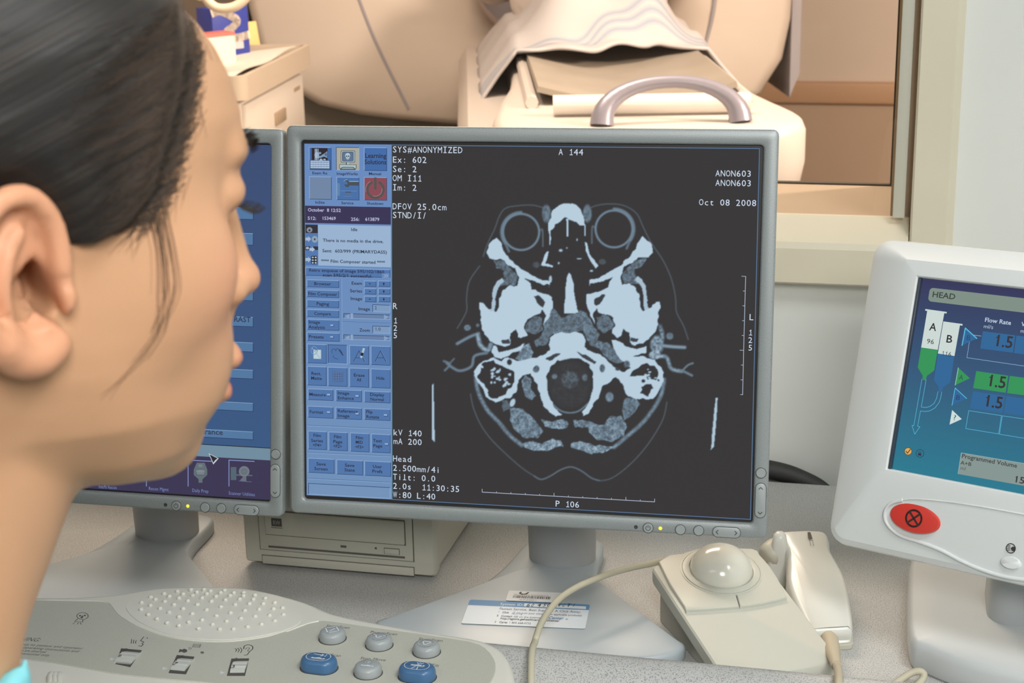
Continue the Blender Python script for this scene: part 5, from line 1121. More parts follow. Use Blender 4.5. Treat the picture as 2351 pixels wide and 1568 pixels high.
# three ribs on the front lip
for k in range(3):
    q0, q1 = k1(395+k*32, 725), k1(385+k*38, 800); B().tube([(q0[0], q0[1], KZ-.001), ((q0[0]+q1[0])/2, (q0[1]+q1[1])/2, KZ+.001), (q1[0], q1[1], KZ-.001)], .0028, 8).out('rib', M_KEY, kp, sm=60)
# ================================================================== scanner room: table, gantry, patient, cabinet
M_GAN = mat('gantry_cover', (226, 212, 200), .5, var=(1.5, .03))
M_GTRIM = mat('gantry_trim', (168, 164, 172), .5)
M_GDARK = mat('gantry_base', (112, 106, 96), .6)
M_TBL = mat('table_cover', (208, 200, 194), .4)
M_PAD = mat('vinyl_pad', (158, 148, 136), .5, var=(6, .12))
M_HANDLE = mat('handle_metal', (148, 146, 160), .35, metal=.3)
TZ = .90
tE = onz(1505, 295, TZ); tH = onz(1395, 155, TZ)
ya = (tH-tE)[:2]; ya = ya/np.linalg.norm(ya); ya = np.array([-.262, .965]); xa = np.array([ya[1], -ya[0]])
MT = Matrix(((xa[0], ya[0], 0, tE[0]), (xa[1], ya[1], 0, tE[1]), (0, 0, 1, 0), (0, 0, 0, 1)))
def tloc(P): d = np.array(P)[:2]-tE[:2]; return (float(d@xa), float(d@ya))
tbl = thing('scanner_table', 'long cream scanner table with rounded end and grey arched handle', 'table', (*(tE[:2]+ya*.9), 0))
# end block, narrower cradle beyond, pedestal
endp = [(-.28, .02), (-.22, -.03), (0, -.05), (.20, -.04), (.275, .0), (.305, .07), (.31, .2), (.28, .45), (.25, .9), (.235, 2.2), (-.235, 2.2), (-.25, .9), (-.29, .45), (-.31, .2), (-.305, .07)]
ep = [tuple(q) for q in spline(endp, 3, True)]
if area2(ep) < 0: ep.reverse()
B().loft([at(offset(ep, -.07), TZ-.17), at(offset(ep, -.03), TZ-.155), at(offset(ep, -.008), TZ-.12), at(ep, TZ-.08), at(ep, TZ-.02), at(offset(ep, -.006), TZ-.006), at(offset(ep, -.02), TZ)], True, True, M=MT).out('table_body', M_TBL, tbl, sm=60)
B().box((-.22, .8, .0), (.22, 2.0, TZ-.16), .03, 3, MT).out('pedestal', M_TBL, tbl)
B().grid(lambda u, v: (-.21+.42*u, .33+1.9*v, TZ+.012-.035*sin(pi*u)+.03), 12, 30, MT, .012).out('cradle', M_PAD, tbl, sm=60)
for sx in (-1, 1): B().tube([(sx*.225, .3, TZ+.012), (sx*.222, 1.2, TZ+.018), (sx*.215, 2.2, TZ+.018)], .014, 8, MT).out('side_rail', M_TBL, tbl)
B().loft([at(q_, z_) for q_, z_ in ((rrect(-.40, .35, -.24, 2.1, .05), .50), (rrect(-.385, .3, -.23, 2.1, .05), TZ-.10), (rrect(-.36, .28, -.22, 2.1, .05), TZ-.06))], True, True, M=MT).out('side_skirt', M_TBL, tbl)
hx0, hx1 = tloc(onz(1378, 282, TZ))[0], tloc(onz(1704, 284, TZ))[0]; hy = tloc(onz(1540, 285, TZ))[1]; hm = (hx0+hx1)/2; hw_ = (hx1-hx0)/2
arch = [(hm-hw_*cos(a_), hy+.03*sin(a_), TZ-.003+.082*sin(a_)**.8) for a_ in np.linspace(0.02, pi-.02, 22)]
B().tube(arch, [.024-.011*sin(pi*i/21) for i in range(22)], 12, MT).out('handle', M_HANDLE, tbl, sm=60)
rb0 = tloc(onz(1270, 245, TZ+.02)); rb1 = tloc(onz(1722, 238, TZ+.02))
tag(B().tube([(rb0[0], rb0[1], 0), (rb1[0], rb1[1], 0)], .02, 14, MT @ T(0, 0, TZ+.023)).out('paper_roll', mat('white_paper', (222, 218, 212), .7)), 'white paper roll lying across the scanner table behind its handle', 'paper roll')
# gantry
GY = 2.25
gan = thing('scanner_gantry', 'broad cream scanner gantry with grey side edges behind the patient table', 'scanner', (*(tE[:2]+ya*(GY+.35)), 0))
gcx = tloc(ony(1195, 60, 5.3))[0]
GW = .90; nk = 48
bore = [(.36*cos(2*pi*i/nk+pi/4*0), 1.12+.36*sin(2*pi*i/nk)) for i in range(nk)]
def outerpt(a_):     # superellipse outline with a slanted lower left edge
    c, s_ = cos(a_), sin(a_); n_ = 5
    r_ = (abs(c/GW)**n_+abs(s_/(.72))**n_)**(-1/n_); return (gcx+r_*c, 1.25+r_*s_+(.0 if s_ > 0 else .09*max(0, -c)))
outer = [outerpt(2*pi*i/nk) for i in range(nk)]
MGX = MT @ Matrix(((1, 0, 0, 0), (0, 0, 1, 0), (0, 1, 0, 0), (0, 0, 0, 1)))    # local x across, y up, z away
mid = [((a_[0]*.4+b_[0]*.6), (a_[1]*.4+b_[1]*.6)) for a_, b_ in zip(outer, bore)]
off_ = lambda p, k: [(gcx+(x-gcx)*k, 1.25+(y-1.25)*k) for x, y in p]
B().loft([at(off_(outer, .97), GY+.62), at(outer, GY+.55), at(outer, GY+.06), at(off_(outer, .985), GY+.015), at(off_(outer, .955), GY), at(mid, GY+.0), at([(x*1.12, 1.12+(y-1.12)*1.12) for x, y in bore], GY+.03), at(bore, GY+.09), at(bore, GY+.56)], True, False, M=MGX).out('front_cover', M_GAN, gan, sm=50)
B().lathe([(.36, 0), (.36, .02), (.34, .02)], nk, MGX @ T(0, 1.12, GY+.54)).out('bore_ring', M_GTRIM, gan)
for sx in (-1, 1):
    q = [(gcx+sx*GW*.995, .62), (gcx+sx*GW*1.03, .7), (gcx+sx*GW*1.03, 1.85), (gcx+sx*GW*.995, 1.9)]
    B().loft([at(q, GY+.05), at(q, GY+.5)], True, True, M=MGX).out('side_edge', M_GTRIM, gan)
B().box((gcx-.8, 0, GY+.1), (gcx+.8, .72, GY+.5), .02, 2, MGX).out('base', M_GDARK, gan)
# curved seam lines on the cover
for pts in ([(gcx-.55, 1.7), (gcx-.57, 1.2), (gcx-.5, .9), (gcx-.38, .62)], [(gcx+.62, 1.8), (gcx+.64, 1.1), (gcx+.6, .8), (gcx+.5, .6)]):
    B().tube([(x, y, GY+.001) for x, y in spline(pts, 6)], .006, 6, MGX).out('seam', M_GTRIM, gan)
# patient: one continuous body on its back, feet toward the window
def nets(fn, lo, hi, h):
    n = [int((b_-a_)/h)+2 for a_, b_ in zip(lo, hi)]
    ax = [np.float32(a_)+np.arange(k, dtype=np.float32)*np.float32(h) for a_, k in zip(lo, n)]
    X, Y, Z = np.meshgrid(*ax, indexing='ij'); D = fn(X, Y, Z).astype(np.float32)
    S_ = D < 0; c = lambda a_, i, j, k: a_[i:n[0]-1+i, j:n[1]-1+j, k:n[2]-1+k]
    cnt = sum(c(S_, i, j, k).astype(np.int8) for i in (0, 1) for j in (0, 1) for k in (0, 1))
    act = (cnt > 0) & (cnt < 8); I = np.argwhere(act); idx = -np.ones(act.shape, np.int64); idx[act] = np.arange(len(I))
    pos = np.zeros((len(I), 3)); wt = np.zeros(len(I))
    cor = [(i, j, k) for i in (0, 1) for j in (0, 1) for k in (0, 1)]
    V = {q: D[I[:, 0]+q[0], I[:, 1]+q[1], I[:, 2]+q[2]] for q in cor}
    for q in cor:
        for d in range(3):
            if q[d]: continue
            r = list(q); r[d] = 1; r = tuple(r); a_, b_ = V[q], V[r]; m = (a_ < 0) != (b_ < 0); t = np.where(m, a_/(a_-b_+1e-12), 0)
            p_ = np.tile(np.array(q, float), (len(I), 1)); p_[:, d] += t; pos[m] += p_[m]; wt[m] += 1
    P = (I+pos/wt[:, None])*h+np.array(lo)
    F = []
    for d in range(3):
        e1, e2 = (d+1) % 3, (d+2) % 3
        sl0 = [slice(1, n[k]-1) for k in range(3)]; sl0[d] = slice(0, n[d]-1); sl1 = list(sl0); sl1[d] = slice(1, n[d])
        a_, b_ = S_[tuple(sl0)], S_[tuple(sl1)]; E = np.argwhere(a_ != b_); 
        if not len(E): continue
        flip = a_[tuple(E.T)]; off = np.array([s.start for s in sl0]); Ei = E+off
        def cell(u, v):
            C = Ei.copy(); C[:, e1] -= u; C[:, e2] -= v; return idx[C[:, 0], C[:, 1], C[:, 2]]
        q = np.stack([cell(0, 0), cell(1, 0), cell(1, 1), cell(0, 1)], 1); q[~flip] = q[~flip][:, ::-1]; F.append(q)
    F = np.concatenate(F); F = F[(F >= 0).all(1)]
    return P, F
def smin(a_, b_, k): h_ = np.clip(.5+.5*(b_-a_)/k, 0, 1); return b_+(a_-b_)*h_-k*h_*(1-h_)
def smax(a_, b_, k): return -smin(-a_, -b_, k)
def elp(X, Y, Z, c, r):
    x, y, z = (X-c[0])/r[0], (Y-c[1])/r[1], (Z-c[2])/r[2]; k = np.sqrt(x*x+y*y+z*z); g = np.sqrt((x/r[0])**2+(y/r[1])**2+(z/r[2])**2)+1e-9; return k*(k-1)/g
def cap(X, Y, Z, a_, b_, r0, r1):
    a_, b_ = np.array(a_, float), np.array(b_, float); d = b_-a_; L = d@d
    t = np.clip(((X-a_[0])*d[0]+(Y-a_[1])*d[1]+(Z-a_[2])*d[2])/L, 0, 1)
    return np.sqrt((X-a_[0]-t*d[0])**2+(Y-a_[1]-t*d[1])**2+(Z-a_[2]-t*d[2])**2)-(r0+(r1-r0)*t)
def net_obj(name, fn, lo, hi, h, m, parent, M, cull=None, it=0):
    P, F = nets(fn, lo, hi, h)
    if cull is not None:
        keep = cull(P); F = F[keep[F].all(1)]; used = np.unique(F); mp = -np.ones(len(P), int); mp[used] = np.arange(len(used)); P = P[used]; F = mp[F]
    if it:
        E = np.unique(np.sort(np.concatenate([F[:, [0, 1]], F[:, [1, 2]], F[:, [2, 3]], F[:, [3, 0]]]), 1), axis=0); dg = np.bincount(E.ravel(), minlength=len(P))[:, None]+1e-9
        for _ in range(it):
            A_ = np.zeros_like(P)
            for k in range(3): A_[:, k] = np.bincount(E[:, 0], P[E[:, 1], k], len(P))+np.bincount(E[:, 1], P[E[:, 0], k], len(P))
            P = P*.5+.5*A_/dg
    me = bpy.data.meshes.new(name); me.from_pydata(P.tolist(), [], F.tolist()); me.polygons.foreach_set('use_smooth', [True]*len(me.polygons))
    return mesh_obj(name, me, m, parent, M), P
M_SKIN2 = mat('patient_skin', (206, 140, 108), .5, sss=.1)
Zt = TZ+.03
def patient(X, Y, Z):
    d = cap(X, Y, Z, (0, 1.95, Zt+.11), (0, 2.3, Zt+.115), .125, .13)
    d = smin(d, cap(X, Y, Z, (-.06, 1.9, Zt+.1), (.06, 1.9, Zt+.1), .11, .11), .06)
    d = smin(d, cap(X, Y, Z, (-.15, 2.38, Zt+.11), (.15, 2.38, Zt+.11), .06, .06), .08)
    d = smin(d, cap(X, Y, Z, (0, 2.45, Zt+.09), (0, 2.5, Zt+.1), .05, .05), .04); d = smin(d, elp(X, Y, Z, (0, 2.6, Zt+.1), (.078, .115, .1)), .03)
    for s_ in (-1, 1):
        d = smin(d, cap(X, Y, Z, (s_*.09, 1.85, Zt+.09), (s_*.09, 1.55, Zt+.085), .085, .056), .05); d = smin(d, cap(X, Y, Z, (s_*.09, 1.55, Zt+.08), (s_*.085, 1.24, Zt+.05), .058, .036), .03)
        d = smin(d, cap(X, Y, Z, (s_*.085, 1.22, Zt+.045), (s_*.12, 1.12, Zt+.10), .034, .026), .03)
        d = smin(d, cap(X, Y, Z, (s_*.2, 2.36, Zt+.1), (s_*.285, 2.08, Zt+.1), .048, .04), .03); d = smin(d, cap(X, Y, Z, (s_*.285, 2.08, Zt+.1), (s_*.14, 1.88, Zt+.22), .038, .028), .03)
        d = smin(d, elp(X, Y, Z, (s_*.09, 1.83, Zt+.235), (.05, .055, .018)), .02)
        for f_ in range(4): d = smin(d, cap(X, Y, Z, (s_*(.09-.028+.014*f_), 1.8, Zt+.238), (s_*(.075-.028+.014*f_), 1.72+.008*abs(f_-1), Zt+.225), .0085, .007), .008)
        d = smin(d, cap(X, Y, Z, (s_*.12, 1.82, Zt+.235), (s_*.14, 1.77, Zt+.23), .009, .008), .008)
    d = smin(d, elp(X, Y, Z, (0, 2.6, Zt+.2), (.014, .02, .02)), .015)
    return d
pat, _ = net_obj('person', patient, (-.36, .88, Zt-.02), (.36, 2.76, Zt+.32), .0085, M_SKIN2, None, MT)
tag(pat, 'patient lying on the scanner table in a pale gown, legs under a striped blanket', 'person')
M_GOWN = mat('gown_cotton', (222, 212, 206), .8, bump=(30, .3, .01))
def gown(X, Y, Z):
    d = cap(X, Y, Z, (0, 1.6, Zt+.10), (0, 2.3, Zt+.115), .15, .15); d = smin(d, cap(X, Y, Z, (-.1, 1.7, Zt+.09), (.1, 1.7, Zt+.09), .13, .13), .08); d = smin(d, cap(X, Y, Z, (-.17, 2.36, Zt+.11), (.17, 2.36, Zt+.11), .075, .075), .08)
    for s_ in (-1, 1): d = smin(d, cap(X, Y, Z, (s_*.2, 2.36, Zt+.1), (s_*.262, 2.16, Zt+.1), .066, .068), .04)
    d = d+.006*np.sin(X*38+Y*16)*np.sin(Y*27-Z*20); return smax(d, Zt+.002-Z, .01)
net_obj('gown', gown, (-.38, 1.42, Zt-.03), (.38, 2.5, Zt+.34), .011, M_GOWN, pat, MT, it=2)
# blanket with blue stripes at its hem
bm_ = bpy.data.materials.new('striped_blanket'); bm_.use_nodes = True; nt = bm_.node_tree; bs = nt.nodes['Principled BSDF']; bs.inputs['Roughness'].default_value = .85
at_ = nt.nodes.new('ShaderNodeAttribute'); at_.attribute_name = 'Col'; nt.links.new(at_.outputs['Color'], bs.inputs['Base Color'])
def hem(u):
    x_ = -.325+.64*u; return x_, .86+.035*sin(u*11+.9)+.10*u+.01*sin(u*29)
nu, nv = 64, 70; V = []; C = []; Fq = []
hemx0 = tloc(onz(1105, 175, TZ))
for i in range(nu+1):
    u = i/nu
    for j in range(nv+1):
        v = j/nv; x_, y0_ = hem(u); y_ = y0_+v*1.05
        legs = .12*math.exp(-((x_)/.17)**4); toes = .055*math.exp(-((abs(x_)-.1)/.07)**2)*math.exp(-((y_-1.17)/.10)**2)
        kn = .04*math.exp(-((y_-1.5)/.2)**2)*math.exp(-(x_/.18)**2)
        edge = min(1, v*9)*.9+.1
        z_ = Zt+.018+(legs*min(1, max(0, (y_-.96)/.17))+toes+kn)+.007*sin(x_*40+y_*14)*(1-abs(x_)/.4)+.008*sin(y_*21-x_*12)
        if abs(x_) > .235: z_ -= (abs(x_)-.235)*1.25
        V.append((x_, y_, z_)); s_ = v*1.05
        blue = any(a_ < s_ < b_ for a_, b_ in ((.05, .062), (.075, .1), (.112, .122), (.135, .15), (.17, .18)))
        C.append(lin((152, 162, 180)) if blue else lin((192, 188, 190)))
Fq = [(i*(nv+1)+j, (i+1)*(nv+1)+j, (i+1)*(nv+1)+j+1, i*(nv+1)+j+1) for i in range(nu) for j in range(nv)]
me = bpy.data.meshes.new('blanket'); me.from_pydata(V, [], Fq); ca = me.color_attributes.new('Col', 'FLOAT_COLOR', 'POINT'); ca.data.foreach_set('color', np.array([(*c, 1) for c in C], np.float32).ravel()); me.polygons.foreach_set('use_smooth', [True]*len(me.polygons)); me.materials.append(bm_)
bl = mesh_obj('blanket', me, None, None, MT); sm_ = bl.modifiers.new('thickness', 'SOLIDIFY'); sm_.thickness = .008; sm_.offset = 1
tag(bl, 'white blanket with pale blue stripes draped over the legs of the patient', 'blanket')
# supply cabinet with a tray top
CZ = .95
cA = onz(552, 173, CZ); cB = onz(698, 103, CZ); yv = (cB-cA)[:2]; cw = float(np.linalg.norm(yv)); yv = yv/cw; xv = np.array([yv[1], -yv[0]])
MCB = Matrix(((yv[0], -xv[0], 0, cA[0]), (yv[1], -xv[1], 0, cA[1]), (0, 0, 1, 0), (0, 0, 0, 1)))   # local x along the drawer face, y into the cabinet, z up
cab = thing('supply_cabinet', 'cream drawer cabinet with a raised tray top beside the scanner', 'cabinet', (*(cA[:2]+yv*cw/2-xv*.2), 0))
M_CAB = mat('cabinet_enamel', (226, 216, 206), .45); M_CABD = mat('cabinet_grey', (200, 184, 166), .5); M_GRIP = mat('recess_grip', (166, 146, 124), .5)
dp = .40
B().box((0, .012, .05), (cw, dp, CZ-.055), .006, 2, MCB).out('body', M_CAB, cab)
zr = CZ-.07; k = 0
for hgt_ in (.16, .16, .25, .25):
    dw = B().box((.03, 0, zr-hgt_+.008), (cw-.035, .014, zr), .004, 2, MCB).out('drawer', M_CAB, cab)
    B().box((cw*.44, -.006, zr-hgt_*.55), (cw*.6, .002, zr-hgt_*.35), .003, 2, MCB).out('handle', M_GRIP, dw)
    B().box((cw*.78, -.001, zr-.035), (cw*.88, .001, zr-.025), 0, 1, MCB).out('label_plate', M_GRIP, dw)
    zr -= hgt_+.004
B().loft([at(rrect(-.02, -.015, cw+.02, dp+.02, .03), CZ-.055), at(rrect(-.02, -.015, cw+.02, dp+.02, .03), CZ), at(rrect(-.008, -.003, cw+.008, dp+.008, .02), CZ), at(rrect(-.005, 0, cw+.005, dp+.005, .02), CZ-.03)], True, True, M=MCB).out('tray_top', M_CABD, cab)
for x in (.04, cw-.04):
    for y in (.05, dp-.04): B().lathe([(.02, 0), (.022, .02), (.018, .05)], 12, MCB @ T(x, y, 0)).out('caster', MATS['black_rubber'], cab)
M_PAPER = MATS['white_paper']
def onc(x, y, z): P = onz(x, y, z); d = P[:2]-cA[:2]; return float(d@yv), float(-(d@xv))
B_ = B().grid(lambda u, v: (.015+(cw-.03)*u, .02+.2*v, CZ-.024+.022*(1-v)+.004*sin(u*9)), 14, 6, MCB, .003).out('drape', mat('pale_drape', (226, 222, 212), .8))
tag(B_, 'crumpled pale paper drape lying in the tray top of the drawer cabinet', 'paper')
M_BLUE = mat('blue_carton', (52, 66, 160), .5); M_CART = mat('white_carton', (240, 228, 214), .6); M_YEL = mat('yellow_folder', (238, 208, 140), .6)
gx, gy = onc(535, 134, CZ-.02); 
MBX = MCB @ T(gx, gy, CZ-.027) @ Matrix.Rotation(radians(-40), 4, 'Z')
gb = thing('tissue_carton', 'blue carton with white swoosh standing on the drawer cabinet', 'carton', (MCB @ Vector((gx, gy, CZ-.02))))
B().box((-.055, 0, 0), (.055, .07, .135), .002, 2, MBX).out('box', M_BLUE, gb)
S = Print(px=lambda a_, c_: (a_, c_)); S.step = .0004
S.line(spline([(-.05, .125), (-.03, .128), (.0, .115), (.02, .1), (.005, .085), (-.012, .075), (-.008, .06), (.02, .058), (.05, .062)], 4), .02, (226, 214, 206), 0, False); S.poly([(-.03, .03), (.035, .03), (.035, .048), (-.03, .048)], (206, 196, 200), 0, False)
S.out('print', PRINT, gb, MBX @ Matrix(((1, 0, 0, 0), (0, 0, -1, -.0006), (0, 1, 0, 0), (0, 0, 0, 1))))
wx, wy = onc(497, 150, CZ-.02); MWX = MCB @ T(wx-.01, wy-.02, CZ-.027) @ Matrix.Rotation(radians(-40), 4, 'Z')
wc = thing('glove_carton', 'white carton with red top band in front of the blue carton', 'carton', (MWX @ Vector((0, 0, 0))))
B().box((-.05, 0, 0), (.04, .05, .085), .002, 2, MWX).out('box', M_CART, wc); B().box((-.051, -.001, .078), (.041, .051, .087), .001, 1, MWX).out('red_band', mat('red_print', (222, 120, 110), .6), wc)
yx, yy = onc(580, 122, CZ-.02); MYX = MCB @ T(yx+.02, yy+.02, CZ-.027) @ Matrix.Rotation(radians(-35), 4, 'Z') @ Matrix.Rotation(radians(-10), 4, 'X')
tag(B().box((-.05, 0, 0), (.05, .012, .085), .002, 2, MYX).out('folder', M_YEL), 'yellow folder leaning behind the blue carton on the drawer cabinet', 'folder')
# hose looping in at the top left
hz = [atd(590, -60, 3.6), atd(572, -15, 3.6), atd(545, 12, 3.6), atd(515, 20, 3.6), atd(490, 14, 3.6), atd(470, -10, 3.6), atd(455, -60, 3.6)]
hz = [np.array([hz[0][0]+.02, hz[0][1]+.1, 2.7]), hz[0]+np.array([.01, .03, .5])]+hz+[hz[-1]+np.array([-.02, .05, .5]), np.array([hz[-1][0]-.02, hz[-1][1]+.1, 2.7])]
tag(B().tube(spline(hz, 5), .011, 10).out('hose', mat('pale_hose', (226, 208, 186), .5)), 'pale looped hose hanging above the drawer cabinet', 'hose')
# ================================================================== the woman at the console
HA, HD = radians(50), radians(5)
F0 = np.array([cos(HA), sin(HA), 0]); HS = np.array([sin(HA), -cos(HA), 0]); U0 = np.array([0, 0, 1.0])
HF = F0*cos(HD)-U0*sin(HD); HU = U0*cos(HD)+F0*sin(HD)
HO = atd(105, 668, .553)-.072*HS
MH = Matrix(((HF[0], -HS[0], HU[0], HO[0]), (HF[1], -HS[1], HU[1], HO[1]), (HF[2], -HS[2], HU[2], HO[2]), (0, 0, 0, 1)))    # local x forward, y to her left, z up
UT = np.array([-108, -104, -98, -90, -80, -70, -60, -50, -37, -25, -10, 5, 18, 30, 42, 55, 70, 80, 90, 100, 110, 118, 124.])
TA = np.interp(UT, [-108, -104, -98, -90, -80, -70, -60, -50, -37, -25, -10, 5, 18, 30, 42, 55, 70, 80, 90, 100, 110, 120, 124], [42, 62, 79, 87.5, 92, 95, 97.5, 98.5, 99, 98, 95.5, 94, 95, 99.5, 103, 103.5, 97.5, 91.5, 83.5, 71, 50, 20, 2])
TW_ = np.interp(UT, [-108, -100, -92, -80, -60, -40, -20, 0, 20, 40, 60, 80, 90, 100, 110, 118, 124], [8, 17, 27, 42, 57, 64, 68, 70, 71.5, 73, 73, 70, 66, 60, 50, 34, 8])
TB = np.interp(UT, [-108, -100, -92, -80, -60, -40, -20, 0, 20, 40, 60, 80, 95, 110, 118, 124], [50, 46, 36, 14, -28, -60, -80, -90, -95, -98, -98, -93, -84, -68, -45, -20])
TC = np.interp(UT, [-108, -80, -60, -40, 0, 60, 124], [52, 42, 28, 20, 8, 0, -8])
NP = 2.25
NQ_U = [-108, -20, 40, 80]; NQ_V = [1.75, 1.75, 2.05, 2.2]      # the face comes to a softer point than the skull
def head_base(f, s, u):
    A, Wd, Bk, C0 = (np.interp(u, UT, t).astype(np.float32) for t in (TA, TW_, TB, TC))
    fx = f-C0; a = np.where(fx > 0, A-C0, C0-Bk); a = np.maximum(a, 1); Wd = np.maximum(Wd, 1)
    n_ = np.where(fx > 0, np.interp(u, NQ_U, NQ_V), NP).astype(np.float32)
    q = ((np.abs(fx)/a)**n_+(np.abs(s)/Wd)**n_)**(1/n_)+1e-6
    d = np.sqrt(fx*fx+s*s)*(1-1/q)*.92
    d = np.maximum(d, (u-124)); return smax(d, -97-u-.12*(f-60), 10)
def side_s(f, u):
    A, Wd, Bk, C0 = (float(np.interp(u, UT, t)) for t in (TA, TW_, TB, TC)); fx = f-C0; a = A-C0 if fx > 0 else C0-Bk
    n_ = float(np.interp(u, NQ_U, NQ_V)) if fx > 0 else NP
    return Wd*max(0, 1-(abs(fx)/a)**n_)**(1/n_)
HELIX = [(4, 8), (2.5, 20), (-2, 29), (-9, 34.5), (-18, 34.5), (-26, 29), (-30.5, 18), (-30, 5), (-25.5, -7), (-19.5, -15.5)]
LOBE = [(-19.5, -15.5), (-13, -21), (-5, -22.5), (1, -19)]
ANTI = [(-12, 24), (-17, 15), (-19, 5), (-16, -5), (-9, -11), (-1, -11)]
def ear_s(f): return 74.5+.42*max(0., -(f-2))
def woman(Xm, Ym, Zm):
    f, s, u = Xm*1000, -Ym*1000, Zm*1000; a = np.abs(s)
    d = head_base(f, s, u)
    E = lambda c, r: elp(f, a, u, c, r)
    d = smin(d, E((60, 44, -4), (24, 15, 22)), 26); d = smin(d, E((88, 23, 41), (10, 20, 7)), 9)
    d = smin(d, E((77, 0, -86), (10, 15, 11)), 12); d = smin(d, E((74, 26, -42), (16, 16, 22)), 18)
    d = smax(d, -E((106, 33, 20), (13, 19, 11)), 9)
    d = smin(d, E((83.5, 30, 25), (13, 14, 10)), 4)
    d = smin(d, cap(f, s, u, (99.5, 0, 20), (109.5, 0, -15), 6.5, 7.5), 9); d = smin(d, elp(f, s, u, (111.5, 0, -18.5), (9, 8.5, 7.5)), 5); d = smin(d, E((101, 9.5, -21.5), (9, 6, 6.5)), 5); d = smin(d, cap(f, s, u, (104, 0, -26), (101, 0, -38), 6, 6), 6)
    d = smin(d, elp(f, s, u, (99.5, 0, -49), (9.6, 20, 7)), 5); d = smin(d, elp(f, s, u, (96, 0, -64), (9.5, 17, 6.5)), 4); d = smax(d, -elp(f, s, u, (113, 0, -57.5), (7, 26, 1.2)), 2)
    d = smin(d, cap(f, s, u, (64, 0, -82), (18, 0, -78), 13, 17), 12)
    # neck, collar bones, upper chest
    d = smin(d, cap(f, s, u, (-2, 0, -50), (-58, 0, -185), 50, 52), 14); d = smin(d, cap(f, s, u, (-58, 0, -185), (-68, 0, -235), 52, 64), 25)
    d = smin(d, cap(f, a, u, (-22, 50, -35), (-12, 18, -195), 11, 10), 18)
    d = smin(d, cap(f, a, u, (-70, 40, -225), (-84, 150, -262), 46, 44), 40); d = smin(d, elp(f, s, u, (-66, 0, -270), (78, 130, 70)), 40)
    # ears
    m = (a > 44) & (f > -50) & (f < 25) & (u > -45) & (u < 55)
    fe, ae, ue = f[m], a[m], u[m]; de = np.full(fe.shape, 60., np.float32)
    def chain(pts, r, ds=0):
        out = np.full(fe.shape, 60., np.float32); P = spline(pts, 3)
        for (x0, y0), (x1, y1) in zip(P[:-1], P[1:]): out = np.minimum(out, cap(fe, ae, ue, (x0, ear_s(x0)+ds, y0), (x1, ear_s(x1)+ds, y1), r, r))
        return out
    sp = 74.5+.42*np.maximum(0, -(fe-2))
    plate = np.maximum(np.abs(ae-(sp-4))-2.2, (np.sqrt(((fe+13)/17.5)**2+((ue-7)/29)**2)-1)*15)
    de = smin(de, plate, 3); de = smin(de, chain(HELIX, 4.3, 1.5), 2.5); de = smin(de, chain(LOBE, 7, -1), 4); de = smin(de, chain(ANTI, 3.0, .8), 3)
    de = smin(de, elp(fe, ae, ue, (5, 76, -2), (4.5, 5, 7)), 3)
    dm = smin(d[m], de, 4)
    dm = smax(dm, -elp(fe, ae, ue, (-7, 81, -1), (9, 9, 11)), 3)
    tt = np.clip(((fe+5.5)*6-(ue-8)*14)/(36+196), 0, 1); slit = np.hypot(fe+5.5-6*tt, ue-8+14*tt)-3.6
    dm = smax(dm, -np.maximum(slit, 48-ae), 1.5)
    dm = smax(dm, -chain([(-17, 28.5), (-10, 28), (-6, 22), (-7, 14)], 2.7, 2.2), 1.5)
    d[m] = dm
    return d*.001
wp = mesh = None
M_SKIN = bpy.data.materials.new('skin'); M_SKIN.use_nodes = True; nt = M_SKIN.node_tree; bs = nt.nodes['Principled BSDF']
av = nt.nodes.new('ShaderNodeAttribute'); av.attribute_name = 'Col'; nz = nt.nodes.new('ShaderNodeTexNoise'); nz.inputs['Scale'].default_value = 60; nz.inputs['Detail'].default_value = 4
tcn = nt.nodes.new('ShaderNodeTexCoord'); nt.links.new(tcn.outputs['Object'], nz.inputs['Vector']); mxn = nt.nodes.new('ShaderNodeMixRGB'); mxn.blend_type = 'MULTIPLY'; mxn.inputs[0].default_value = .25
nt.links.new(av.outputs['Color'], mxn.inputs[1]); nt.links.new(nz.outputs['Color'], mxn.inputs[2]); nt.links.new(av.outputs['Color'], bs.inputs['Base Color'])
bpn = nt.nodes.new('ShaderNodeBump'); bpn.inputs['Strength'].default_value = .12; bpn.inputs['Distance'].default_value = .0006; nz2 = nt.nodes.new('ShaderNodeTexNoise'); nz2.inputs['Scale'].default_value = 900; nt.links.new(tcn.outputs['Object'], nz2.inputs['Vector']); nt.links.new(nz2.outputs['Fac'], bpn.inputs['Height']); nt.links.new(bpn.outputs[0], bs.inputs['Normal'])
bs.inputs['Roughness'].default_value = .5; bs.inputs['Specular IOR Level'].default_value = .35; bs.inputs['Subsurface Weight'].default_value = .12; bs.inputs['Subsurface Radius'].default_value = (1, .4, .25); bs.inputs['Subsurface Scale'].default_value = .004
P1_, F1_ = nets(woman, (-.205, -.235, -.335), (.128, .235, .130), .0021)
